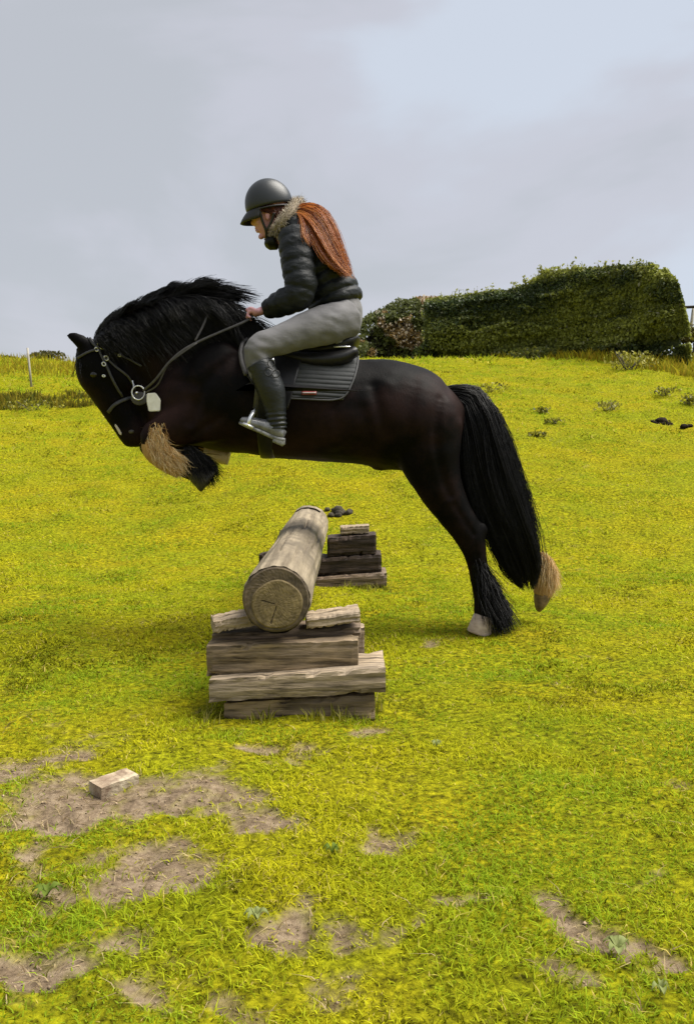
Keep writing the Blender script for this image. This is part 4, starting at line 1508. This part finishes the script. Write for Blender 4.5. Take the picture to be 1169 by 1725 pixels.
# bit: ring, arm and mouthpiece
rc = skin_pt(239, 662, .02)
rc.y = min(rc.y, HM - .135)
bit = bpy.data.objects.new('bit', None); COL.objects.link(bit); bit.parent = bridle; bit.location = rc - bridle.location
bm = bmesh.new()
loft(bm, [(rc + Vector((.034 * math.cos(2 * math.pi * k / 28), 0, .037 * math.sin(2 * math.pi * k / 28))), .0036, .0036) for k in range(28)], n=8, closed=True)
from_bm('ring', bm, M['steel'], bit)
bm = bmesh.new()
loft(bm, [(skin_pt(222, 641, .014), .004, .004), (skin_pt(226, 648, .016), .005, .005), (rc + Vector((-.022, 0, .028)), .005, .005)], n=8)
from_bm('hook', bm, M['steel'], bit)
bm = bmesh.new()
loft(bm, [(rc + Vector((-.01, .0, .0)), .007, .007), (rc + Vector((-.012, .17, 0)), .007, .007)], n=8)
from_bm('mouthpiece', bm, M['steel'], bit)
bm = bmesh.new()
blob(bm, rc + Vector((.002, .016, -.03)), (.045, .006, .036))
from_bm('bit_guard', bm, M['rein'], bridle)
# white flap hanging by the ring
c = skin_pt(266, 677, .035); c.y = min(c.y, rc.y - .03)
bm = bmesh.new()
prof = [(-.032, .043), (.014, .046), (.04, .01), (.036, -.05), (-.024, -.052), (-.034, 0)]
fr = [bm.verts.new(c + Vector((x, -.004 + .008 * abs(x) * 20 * .05, z))) for x, z in prof]
bkv = [bm.verts.new(c + Vector((x, .006, z))) for x, z in prof]
bm.faces.new(fr); bm.faces.new(bkv[::-1])
for k in range(6):
    bm.faces.new((fr[k], fr[(k + 1) % 6], bkv[(k + 1) % 6], bkv[k]))
bmesh.ops.bevel(bm, geom=bm.edges[:], offset=.004, segments=2, affect='EDGES')
from_bm('white_tab', bm, M['white_tag'], bridle, smooth=False)
# reins
YR = HM - .24
r1p = [(242, 658, rc.y - .002), (262, 640, 4.99), (284, 612, 4.97), (306, 592, 4.965), (332, 577, 4.97), (372, 559, 4.98), (414, 541, 5.0), (430, 528, 5.02)]
strap('rein', r1p, M['rein'], bridle, .013, .004, drape=False)
r2p = [(245, 662, rc.y), (266, 648, 5.0), (282, 616, 4.975), (300, 600, 4.965), (332, 578, 4.968)]
strap('rein', r2p, M['rein'], bridle, .009, .004, drape=False)
strap('rein', [(236, 664, HM + .1), (270, 640, HM + .17), (340, 585, HM + .2), (414, 536, 5.3), (424, 526, 5.32)], M['rein'], bridle, .018, .004, drape=False)
strap('neck_strap', [(332, 577), (341, 560), (347, 545), (354, 528)], M['rein'], bridle, .012, off=.045)

# ------------------------------------------------------------------ saddle pad and saddle
pb = skin_pt(540, 640)
pad = empty('saddle_pad', (pb.x, HM, pb.z), 'black ribbed saddle pad with a red and white printed badge, under the saddle', 'saddle pad')


def side_y(x, z, s, off):
    """Depth of the horse's flank at (x, z) on side s (-1 near)."""
    loc, nor, i, d = HB.ray_cast(Vector((x, HM + s * 1.5, z)), Vector((0, -s, 0)))
    return (HM + s * .05 if loc is None else loc.y) + s * off


def top_z(x, yv):
    loc, nor, i, d = HB.ray_cast(Vector((x, yv, 3)), Vector((0, 0, -1)))
    return loc.z if loc else 1.4


def drape(pts_px, off, thick, nu=30, nv=22, s=-1, ridge=None):
    """Sheet between two px edge lines (front edge list, rear edge list; top to bottom) laid on the flank."""
    fr = spline(pts_px[0], 8); re = spline(pts_px[1], 8)
    bm = bmesh.new()
    G = []
    for j in range(nv + 1):
        v = j / nv
        a = fr[min(int(v * (len(fr) - 1)), len(fr) - 2)]; a2 = fr[min(int(v * (len(fr) - 1)) + 1, len(fr) - 1)]
        fa = v * (len(fr) - 1) - min(int(v * (len(fr) - 1)), len(fr) - 2)
        b1 = re[min(int(v * (len(re) - 1)), len(re) - 2)]; b2 = re[min(int(v * (len(re) - 1)) + 1, len(re) - 1)]
        fb = v * (len(re) - 1) - min(int(v * (len(re) - 1)), len(re) - 2)
        A = a * (1 - fa) + a2 * fa; B = b1 * (1 - fb) + b2 * fb
        row = []
        for i in range(nu + 1):
            u_ = i / nu
            q = A * (1 - u_) + B * u_
            near = skin_pt(q[0], q[1], off)
            rr = ridge(u_, v, q) if ridge else 0
            yy = near.y
            if s > 0: yy = 2 * HM - near.y
            row.append(bm.verts.new((near.x, yy + s * rr, near.z)))
        G.append(row)
    for j in range(nv):
        for i in range(nu):
            bm.faces.new((G[j][i], G[j][i + 1], G[j + 1][i + 1], G[j + 1][i]))
    bmesh.ops.recalc_face_normals(bm, faces=bm.faces)
    if (bm.faces[0].normal.y > 0) == (s < 0):
        bmesh.ops.reverse_faces(bm, faces=bm.faces[:])
    bmesh.ops.solidify(bm, geom=bm.faces[:], thickness=thick)
    return bm


def ribs(u_, v, q):
    return .006 * abs(math.sin((q[1] - 590 - (q[0] - 500) * .06) * math.pi / 7.0)) ** .7


pad_f = [(416, 582), (420, 610), (428, 640), (440, 668)]
pad_r = [(604, 606), (600, 628), (591, 652), (578, 673)]
for s in (-1, 1):
    from_bm('pad_panel', drape((pad_f, pad_r), .012, .008, 30, 90, s, ribs), M['pad'], pad)
    # binding along the free edge
    bm = bmesh.new()
    cs = []
    for q in spline([(604, 606), (600, 628), (592, 650), (582, 667), (568, 674), (540, 675), (500, 673), (470, 671)], 6):
        p = skin_pt(q[0], q[1], .018)
        if s > 0: p.y = 2 * HM - p.y
        cs.append((p, .0045, .0045))
    loft(bm, cs, n=8)
    from_bm('binding', bm, M['piping'], pad)
# badge: a small line of lettering over a red bar with a white bar
def bar(px0, px1, py0, py1, m, off, name, parent):
    bm = bmesh.new()
    n_ = 8
    A, B = [], []
    for k in range(n_ + 1):
        px = px0 + (px1 - px0) * k / n_
        A.append(bm.verts.new(skin_pt(px, py0, off))); B.append(bm.verts.new(skin_pt(px, py1, off)))
    for k in range(n_):
        bm.faces.new((A[k], A[k + 1], B[k + 1], B[k]))
    bmesh.ops.recalc_face_normals(bm, faces=bm.faces)
    if bm.faces[0].normal.y > 0: bmesh.ops.reverse_faces(bm, faces=bm.faces[:])
    bmesh.ops.solidify(bm, geom=bm.faces[:], thickness=.001)
    return from_bm(name, bm, m, parent)


bdg = bar(508, 533, 661.5, 667.5, M['red_print'], .0245, 'badge', pad)
bar(509, 532, 663.6, 665.2, M['white_print'], .0262, 'badge_stripe', bdg)
for k in range(6):
    bar(514 + k * 2.4, 515.4 + k * 2.4, 657.3, 659.2, M['white_print'], .0245, 'badge_mark', bdg)

sp = at(520, 590, HM)
saddle = empty('saddle', (sp.x, HM, sp.z), 'black leather saddle between the rider and the ribbed pad', 'saddle')
bm = bmesh.new()
pxloft(bm, [(430, 570, HM, 8, .05), (445, 572, HM, 13, .09), (480, 584, HM, 14, .12), (520, 592, HM, 16, .16), (560, 590, HM, 17, .19), (586, 580, HM, 16, .2), (603, 571, HM, 7, .15)], n=24)
from_bm('seat', bm, M['leather'], saddle)
bm = bmesh.new()
cs = []
for k in range(15):
    a = math.pi * k / 14
    cs.append((at(566 + 40 * math.sin(a), 578 - 15 * math.sin(a), HM - .2 * math.cos(a)), .006, .006))
loft(bm, cs, n=8)
from_bm('cantle_binding', bm, M['boot_foot'], saddle)
for s in (-1, 1):
    bm = bmesh.new()
    yv = HM + s * .205
    loft(bm, [(at(562, 584.5, yv), .004, .004), (at(575, 584, yv), .005, .005), (at(590, 584, yv), .004, .004)], n=8)
    from_bm('stay', bm, M['steel'], saddle)
    bm = bmesh.new()
    pxloft(bm, [(470, 596, HM + s * .16, 8, .06), (520, 606, HM + s * .17, 13, .07), (570, 604, HM + s * .17, 14, .07), (598, 592, HM + s * .15, 9, .06)], n=16)
    from_bm('panel', bm, M['leather'], saddle)
    fl = from_bm('flap', drape(([(410, 584), (407, 606), (413, 630), (428, 655), (446, 680)], [(520, 592), (508, 612), (500, 640), (494, 664), (486, 690)]), .03, .008, 26, 26, s), M['leather'], saddle)
    bm = bmesh.new()
    cs = []
    for q in spline([(416, 578), (408, 592), (408, 612), (416, 636)], 6):
        p = skin_pt(q[0], q[1], .036)
        if s > 0: p.y = 2 * HM - p.y
        cs.append((p, .012, .012))
    loft(bm, cs, n=10)
    from_bm('knee_roll', bm, M['rein'], fl)
    # stirrup leather and iron
    sy = 4.80 if s < 0 else 2 * HM - 4.80
    bm = bmesh.new()
    loft(bm, [(at(444, 600, sy + s * -.04), .014, .004), (at(436, 640, sy), .014, .004), (at(431, 688, sy), .014, .004)], n=8, power=3)
    sl = from_bm('stirrup_leather', bm, M['strap'], saddle)
    bm = bmesh.new()
    top, wdt = at(430, 690, sy), .058
    cs = []
    for (dx, dyp, w) in [(-10, 27, -.055), (-7, 14, -.05), (-2, 3, -.025), (0, 0, 0), (-2, 3, .025), (-7, 14, .05), (-10, 27, .055)]:
        p = at(430 + dx, 690 + dyp, sy); p.y += w
        cs.append((p, .009, .006))
    loft(bm, [(at(0, 0, 1), 0, 0) for _ in ()] + [tuple(c) for c in cs], n=8)
    pl = at(420, 717, sy)
    m4 = Matrix.Translation(pl) @ Matrix.Rotation(math.radians(24), 4, 'Y') @ Matrix.Diagonal((.055, .12, .012, 1))
    bmesh.ops.create_cube(bm, size=1, matrix=m4)
    from_bm('stirrup_iron', bm, M['steel'], sl)
# girth round the barrel
bm = bmesh.new()
cs = []
gx_ = at(452, 700, HM).x
for k in range(33):
    a = math.radians(-30 + 240 * k / 32) + math.pi
    d = Vector((0, math.cos(a), math.sin(a)))
    c0 = Vector((gx_, HM, at(452, 676, HM).z))
    loc, nor, i, dist = HB.ray_cast(c0 + d * 1.0, -d)
    p = (loc if loc else c0 + d * .3) + d * .006
    cs.append((p, .006, .04))
loft(bm, cs, n=10, side=(1, 0, 0), power=3)
from_bm('girth', bm, M['leather'], saddle)

# ------------------------------------------------------------------ the rider
RM = HM
rp = at(560, 560, RM)
rider = empty('person', (rp.x, RM, rp.z), 'rider with auburn ponytail, black puffer jacket, grey breeches and dark helmet, leaning forward', 'person')
bm = bmesh.new()
# head: skull, face, jaw, nose, lips, chin, ears, neck
HX_, HY_ = 452, 352
blob(bm, at(455, 346, RM), (.098, .073, .1))
pxloft(bm, [(446, 352, RM, 22, .066), (444, 366, RM, 19.5, .062), (447, 380, RM, 15, .054), (449, 391, RM, 11, .042), (448, 399, RM, 6.5, .026)], n=18)
pxloft(bm, [(432, 362, RM, 3, .010), (428.5, 370, RM, 3.5, .011), (426.5, 376, RM, 3.6, .014), (429.5, 379, RM, 2.5, .012)], n=10)
blob(bm, at(433.5, 385, RM), (.013, .022, .008))
blob(bm, at(434.5, 390, RM), (.012, .02, .007))
blob(bm, at(440, 399, RM), (.016, .02, .014))
blob(bm, at(441, 357, RM), (.016, .05, .012))
for s in (-1, 1):
    blob(bm, at(437, 373, RM + s * .035), (.022, .022, .022))
    blob(bm, at(451, 362, RM + s * .074), (.014, .010, .028))
    blob(bm, at(453, 358, RM + s * .078), (.012, .008, .016))
pxloft(bm, [(462, 372, RM, 17, .055), (472, 388, RM, 18, .058), (490, 408, RM, 22, .085)], n=16)
# torso, arms, legs under the clothes
pxloft(bm, [(500, 395, RM, 27, .14), (516, 425, RM, 33, .15), (535, 460, RM, 34, .14), (555, 500, RM, 36, .145), (572, 530, RM, 36, .16), (580, 552, RM, 26, .15)], n=20)


def hand(bm, s):
    """A loose fist round the rein: palm, four curled fingers, thumb on top."""
    Yh = RM + s * .17
    w0 = at(446, 522, Yh)
    pc = at(432, 527, Yh)
    loft(bm, [(w0, .023, .026), (w0.lerp(pc, .5), .022, .032), (pc, .02, .04), (at(427, 529, Yh), .017, .038)], n=12)
    for k, L in enumerate((.92, 1.05, 1.0, .8)):
        yk = Yh + (-.033 + .022 * k) * 1.0
        b0 = at(428, 525 + k * 1.2, Yh); b0.y = yk
        k1 = b0 + Vector((-.026 * L, 0, -.004)); k2 = k1 + Vector((-.008, 0, -.024 * L)); k3 = k2 + Vector((.02 * L, 0, -.009))
        loft(bm, [(b0 + Vector((.01, 0, 0)), .0098, .0098), (k1, .0098, .0098), (k2, .009, .009), (k3, .0075, .0075)], n=8)
    tb = pc + Vector((.004, s * .03, .006))
    loft(bm, [(tb, .012, .012), (tb + Vector((-.03, s * .004, .014)), .0105, .0105), (tb + Vector((-.055, -s * .012, .006)), .0085, .0085)], n=8)


for s in (-1, 1):
    ya = lambda y_: y_ if s < 0 else 2 * RM - y_
    pxloft(bm, [(496, 398, ya(5.03), 17, .055), (500, 430, ya(4.99), 16, .05), (505, 468, ya(4.95), 15, .046), (503, 495, ya(4.94), 14, .045),
                (475, 508, ya(4.97), 12, .038), (446, 522, ya(RM - .17), 8, .026)], n=14)
    hand(bm, s)
    pxloft(bm, [(580, 543, ya(5.08), 30, .1), (532, 552, ya(4.94), 26, .085), (481, 570, ya(4.86), 21, .07), (436, 588, ya(4.81), 18, .056), (437, 615, ya(4.81), 17, .052),
                (457, 655, ya(4.80), 17, .052), (464, 690, ya(4.80), 12, .036), (466, 715, ya(4.80), 10, .032), (468, 728, ya(4.80), 11, .034)], n=16)
    pxloft(bm, [(470, 732, ya(4.80), 8, .028), (445, 722, ya(4.80), 8, .034), (415, 711, ya(4.79), 5, .03)], n=12)
pbody = link('body', fused(bm, .0053, 2, .5), M['skin'], rider)
for s in (-1, 1):
    bm = bmesh.new()
    blob(bm, at(434.5, 366, RM + s * .031), (.010, .010, .0075), 10)
    from_bm('eye', bm, M['eye'], pbody)
bm = bmesh.new()
blob(bm, at(432.6, 385.5, RM), (.010, .019, .0035), 12)
blob(bm, at(433.4, 388.5, RM), (.010, .018, .004), 12)
from_bm('lips', bm, M['lip'], pbody)

# jacket: quilted torso and sleeves
def quilted(st, sub, pitch, amp):
    cs = pst(st, sub)
    out, L, prev = [], 0.0, None
    for c, ru, rv in cs:
        if prev is not None: L += (c - prev).length
        prev = c
        q = abs(math.sin(L * math.pi / pitch)) ** .5
        out.append((c, ru + amp * (q - .75), rv + amp * (q - .75)))
    return out


bm = bmesh.new()
loft(bm, quilted([(568, 519, RM, 44, .185), (563, 505, RM, 47, .2), (550, 476, RM, 45, .205), (532, 442, RM, 44, .21), (513, 410, RM, 41, .205), (497, 388, RM, 34, .17), (482, 374, RM, 24, .10)], 22, .06, .021), n=40, cap=.05)
for s in (-1, 1):
    ya = lambda y_: y_ if s < 0 else 2 * RM - y_
    loft(bm, quilted([(500, 396, ya(5.05), 30, .085), (500, 418, ya(5.0), 29, .09), (503, 450, ya(4.96), 28, .085), (507, 478, ya(4.93), 27, .08), (500, 499, ya(4.93), 25, .075),
                      (476, 510, ya(4.96), 22, .066), (456, 519, ya(RM - .18), 17, .052), (445, 523, ya(RM - .17), 13, .042)], 12, .066, .0115), n=26, cap=.05)
loft(bm, [(at(464, 408, RM), .04, .075), (at(453, 411, RM), .032, .07), (at(447, 411, RM), .014, .05)], n=18)     # stand collar under the chin
jme = fused(bm, .0055, 1, .4)
_nor = [v.normal.copy() for v in jme.vertices]
_co = []
for v, nv in zip(jme.vertices, _nor):                          # puckers along the stitching
    q = Vector((v.co.x * 30, v.co.y * 24, v.co.z * 52))
    _co.extend(v.co + nv * (.0032 * mnoise.noise(q) + .003 * mnoise.noise(q * .4)))
jme.vertices.foreach_set('co', _co)
jme.update()
jacket = link('jacket', jme, M['jacket'], rider)
# fur edge of the hood
bm = bmesh.new()
FC = []
NF = 40
for k in range(NF):
    a = 2 * math.pi * k / NF
    c = at(481 + 21 * math.cos(a), 369 - 23 * math.cos(a), RM + .122 * math.sin(a) * (1.0 - .18 * math.cos(a)))
    FC.append(c)
FR = [.029 + .010 * math.cos(2 * math.pi * k / NF) for k in range(NF)]
loft(bm, [(c, r_, r_) for c, r_ in zip(FC, FR)], n=12, closed=True)
fur = from_bm('fur_collar', bm, mat('fur_base', (0.2, 0.16, 0.12), rough=.9, c2=(0.34, .28, .2), scale=40), jacket)
n = 5500
K = 4
P = np.zeros((n, K, 3)); R = np.zeros((n, K)); C = np.zeros((n, 3))
cols = [(0.5, 0.43, 0.34), (0.36, 0.3, 0.23), (0.66, 0.6, 0.5), (0.06, 0.05, 0.04)]
cen = sum(FC, Vector()) / NF
for i in range(n):
    c = FC[random.randrange(NF)].lerp(FC[random.randrange(NF)], 0.0)
    j = random.random() * NF
    c = FC[int(j) % NF].lerp(FC[(int(j) + 1) % NF], j - int(j))
    d = Vector((random.gauss(0, 1), random.gauss(0, 1), random.gauss(0, 1))).normalized()
    L = random.uniform(.012, .028)
    root = c + d * (FR[int(j) % NF] - .004)
    bend = Vector((random.gauss(.2, .3), random.gauss(0, .3), random.gauss(-.3, .3)))
    for k in range(K):
        f = k / (K - 1)
        P[i, k] = root + d * L * f + bend * L * f * f * .6
    R[i] = np.linspace(.0015, .0005, K)
    C[i] = np.array(cols[random.choice([0, 0, 1, 1, 2, 3])]) * random.uniform(.7, 1.15)
strand_mesh('fur', P, R, M['fur'], fur, C)

# breeches
bm = bmesh.new()
pxloft(bm, [(566, 510, RM, 38, .165), (572, 530, RM, 40, .185), (577, 549, RM, 32, .18), (574, 566, RM, 16, .12)], n=24)
for s in (-1, 1):
    ya = lambda y_: y_ if s < 0 else 2 * RM - y_
    pxloft(bm, [(580, 541, ya(5.09), 36, .13), (534, 551, ya(4.95), 32, .105), (482, 569, ya(4.865), 26, .082), (437, 586, ya(4.81), 23, .07), (434, 608, ya(4.805), 21, .062), (446, 640, ya(4.80), 20, .058)], 6, n=22)
bme = fused(bm, .0075, 12, .55)
_nor = [v.normal.copy() for v in bme.vertices]
_co = []
kn = [at(437, 590, 4.74), at(560, 545, 4.95)]
for v, nv in zip(bme.vertices, _nor):
    d0 = min((v.co - k).length for k in kn)
    am = .0045 * max(0, 1 - d0 / .24) + .0012
    q = Vector((v.co.x * 14 + v.co.z * 16, v.co.y * 9, v.co.z * 22 - v.co.x * 6))
    _co.extend(v.co + nv * (am * mnoise.noise(q) * 1.6))
bme.vertices.foreach_set('co', _co)
bme.update()
link('breeches', bme, M['breeches'], rider)

# tall gaiters and short boots
for s in (-1, 1):
    ya = lambda y_: y_ if s < 0 else 2 * RM - y_
    bm = bmesh.new()
    cs = pst([(436, 612, ya(4.803), 21, .066), (446, 632, ya(4.8), 23, .068), (457, 658, ya(4.797), 23.5, .068), (463, 685, ya(4.797), 19, .055), (465, 704, ya(4.797), 17, .048), (467, 722, ya(4.797), 16.5, .046)], 10)
    out = []
    for i, (c, ru, rv) in enumerate(cs):
        f = i / (len(cs) - 1)
        k_ = .0035 * math.sin(f * 70) * max(0, min(1, (f - .62) * 5))          # creases at the ankle
        out.append((c, ru + k_, rv + k_))
    loft(bm, out, n=26, cap=.05)
    boot = from_bm('boot', bm, M['boot'], rider)
    bm = bmesh.new()
    pxloft(bm, [(478, 728, ya(4.797), 9, .03), (472, 728, ya(4.797), 14, .04), (456, 722, ya(4.797), 14, .043), (438, 716, ya(4.795), 11, .045), (420, 711, ya(4.79), 9, .042), (407, 707, ya(4.79), 5, .028)], 5, n=18)
    from_bm('foot', bm, M['boot_foot'], boot)
    bm = bmesh.new()
    loft(bm, pst([(479, 742, ya(4.797), 4, .034), (460, 736, ya(4.797), 3.6, .04), (440, 727, ya(4.795), 3.4, .044), (420, 719, ya(4.79), 3.2, .042), (404, 712, ya(4.79), 2.6, .024)], 5), n=14, power=4)
    sole = from_bm('sole', bm, M['sole'], boot)
    bm = bmesh.new()
    loft(bm, pst([(478, 747, ya(4.797), 5.5, .034), (462, 740, ya(4.797), 5.5, .038)], 3), n=14, power=4)
    from_bm('heel', bm, M['sole'], sole)
    # scrollwork and stud on the gaiter's top
    bm = bmesh.new()
    cs = []
    fc = at(462, 622, ya(4.735))
    for (cx, cy, r, a0, a1) in [(458, 626, 7, 20, 330), (470, 630, 6, -140, 160), (462, 612, 6, 120, 420)]:
        cs = []
        for k in range(16):
            a = math.radians(a0 + (a1 - a0) * k / 15)
            cs.append((at(cx - 5 + r * math.cos(a), cy + r * math.sin(a), ya(4.733)), .0025, .0025))
        loft(bm, cs, n=6)
    from_bm('scrollwork', bm, M['helmet_trim'], boot)
    bm = bmesh.new()
    blob(bm, at(460, 606, ya(4.742)), (.007, .005, .007), 10)
    from_bm('stud', bm, M['steel'], boot)

# helmet: shell, peak, harness
hel = bpy.data.objects.new('helmet', None); COL.objects.link(hel); hel.parent = rider
hcn = at(453, 344, RM)
hel.location = hcn - rider.location
bm = bmesh.new()
bmesh.ops.create_uvsphere(bm, u_segments=40, v_segments=28, radius=1, matrix=Matrix.Identity(4))
TIL = Matrix.Rotation(math.radians(-13), 4, 'Y')
for v in list(bm.verts):
    if v.co.z < -.32: bm.verts.remove(v)
for v in bm.verts:
    x, y_, z = v.co
    flat = 1.0 if z > 0 else 1.0 - .06 * z * z
    v.co = Vector((x * .128 * flat, y_ * .104 * flat, z * .134 if z > 0 else z * .11))
bmesh.ops.transform(bm, matrix=Matrix.Translation(hcn) @ TIL, verts=bm.verts)
bmesh.ops.recalc_face_normals(bm, faces=bm.faces)
bmesh.ops.solidify(bm, geom=bm.faces[:], thickness=.008)
from_bm('shell', bm, M['helmet'], hel)
bm = bmesh.new()
G = []
for i in range(19):
    a = math.radians(-68 + 136 * i / 18)
    row = []
    for j in range(5):
        f = j / 4
        ext = .05 * math.cos(a) ** 1.2 * f
        x = -(.124 * math.cos(a) + ext)
        y_ = .101 * math.sin(a) * (1 + .02 * f)
        z = -.018 - .030 * f - .02 * f * f - .012 * math.sin(a) ** 2
        row.append(bm.verts.new(Vector((x, y_, z))))
    G.append(row)
for i in range(18):
    for j in range(4):
        bm.faces.new((G[i][j], G[i + 1][j], G[i + 1][j + 1], G[i][j + 1]))
bmesh.ops.transform(bm, matrix=Matrix.Translation(hcn) @ TIL, verts=bm.verts)
bmesh.ops.recalc_face_normals(bm, faces=bm.faces)
bmesh.ops.solidify(bm, geom=bm.faces[:], thickness=.007)
from_bm('peak', bm, M['helmet_trim'], hel)
bm = bmesh.new()
cs = []
for k in range(40):
    a = 2 * math.pi * k / 40
    p = TIL @ Vector((.121 * math.cos(a), .098 * math.sin(a), -.036 - .006 * math.cos(a)))
    cs.append((hcn + p, .005, .006))
loft(bm, cs, n=8, closed=True)
from_bm('rim', bm, M['helmet_trim'], hel)
for s in (-1, 1):
    for pts in ([(438, 356, RM + s * .088), (442, 372, RM + s * .073), (448, 388, RM + s * .06), (449, 400, RM + s * .03), (447, 404, RM)],
                [(462, 358, RM + s * .09), (458, 372, RM + s * .078), (450, 388, RM + s * .062)]):
        bm = bmesh.new()
        loft(bm, [(at(*q), .007, .003) for q in spline(pts, 5)], n=8, power=3)
        from_bm('chin_strap', bm, M['helmet_trim'], hel)

# hair: nape and long ponytail blown down the back
HAIRC = [(0.30, 0.08, 0.012), (0.42, 0.135, 0.02), (0.17, 0.038, 0.008), (0.54, 0.21, 0.045), (0.07, 0.014, 0.005)]
n = 5600
K = 8
P = np.zeros((n, K, 3)); R = np.zeros((n, K)); C = np.zeros((n, 3))
up_ = spline([(488, 350), (520, 344), (546, 358), (562, 388), (576, 425), (589, 458)], 10)
lo_ = spline([(494, 358), (508, 367), (524, 392), (541, 424), (558, 446), (576, 460)], 10)
fr_ = spline([(496, 360), (505, 362), (510, 380), (512, 395), (516, 405), (522, 415)], 10)
LOCK = [(random.random(), random.gauss(0, 5), random.gauss(0, 6), random.gauss(0, .03), random.uniform(0, 6.28), random.uniform(.72, 1.04)) for _ in range(46)]
for i in range(n):
    lk = LOCK[random.randrange(len(LOCK))]
    front = random.random() < .10
    tb = min(1, max(0, lk[0] + random.gauss(0, .035)))
    if random.random() < .26: tb = random.uniform(-.12, 1.14)
    e = lk[5] * random.uniform(.86, 1.05) if not front else random.uniform(.5, .95)
    yo = random.gauss(-.02, .02) + lk[3]
    w1 = random.gauss(0, 1.6); ph = lk[4] + random.gauss(0, .4)
    for k in range(K):
        f = k / (K - 1) * e
        ii = f * (len(up_) - 1); i0 = min(int(ii), len(up_) - 2); fr = ii - i0
        a = up_[i0] * (1 - fr) + up_[i0 + 1] * fr
        src = fr_ if front else lo_
        b2 = src[i0] * (1 - fr) + src[i0 + 1] * fr
        q = a * (1 - tb) + b2 * tb if not front else b2 + np.array([w1 * 2.2 * f, 0])
        yb = RM - .045 - .16 * math.sin(min(1, f * 1.4) * 1.57) * (.35 + .65 * tb if not front else 1.1)
        P[i, k] = at(q[0] + (lk[1] * f * .7 + w1 * 1.5 * f * math.sin(f * 6 + ph)), q[1] + lk[2] * f * .4 + w1 * f, yb + yo * min(1, .3 + f))
    R[i] = np.linspace(.0014, .0005, K) * random.uniform(.75, 1.2)
    C[i] = np.array(HAIRC[min(4, max(0, int(round(abs(random.gauss(1.2 + 1.6 * math.sin(lk[0] * 40), 1.1))))))]) * random.uniform(.7, 1.25)
hr = strand_mesh('hair', P, R, M['red_hair'], rider, C)
n, K = 1500, 7
P = np.zeros((n, K, 3)); R = np.zeros((n, K)); C = np.zeros((n, 3))
for i in range(n):
    sd = random.choice((-1, 1))
    x0, y0_ = random.uniform(440, 482), random.uniform(344, 356)
    x1, y1_ = random.uniform(478, 494), random.uniform(352, 366)
    for k in range(K):
        f = k / (K - 1)
        px = x0 + (x1 - x0) * f
        py = y0_ + (y1_ - y0_) * f + (10 if x0 > 455 else 3) * math.sin(f * 3.14)
        wd = .084 * math.sqrt(max(.05, 1 - ((px - 456) / 40) ** 2))
        P[i, k] = at(px, py, RM + sd * (wd + random.gauss(0, .003)))
    R[i] = np.linspace(.002, .0012, K)
    C[i] = np.array(HAIRC[random.choice((2, 4, 4, 4))]) * random.uniform(.3, .8)
strand_mesh('nape_hair', P, R, M['red_hair'], hr, C)
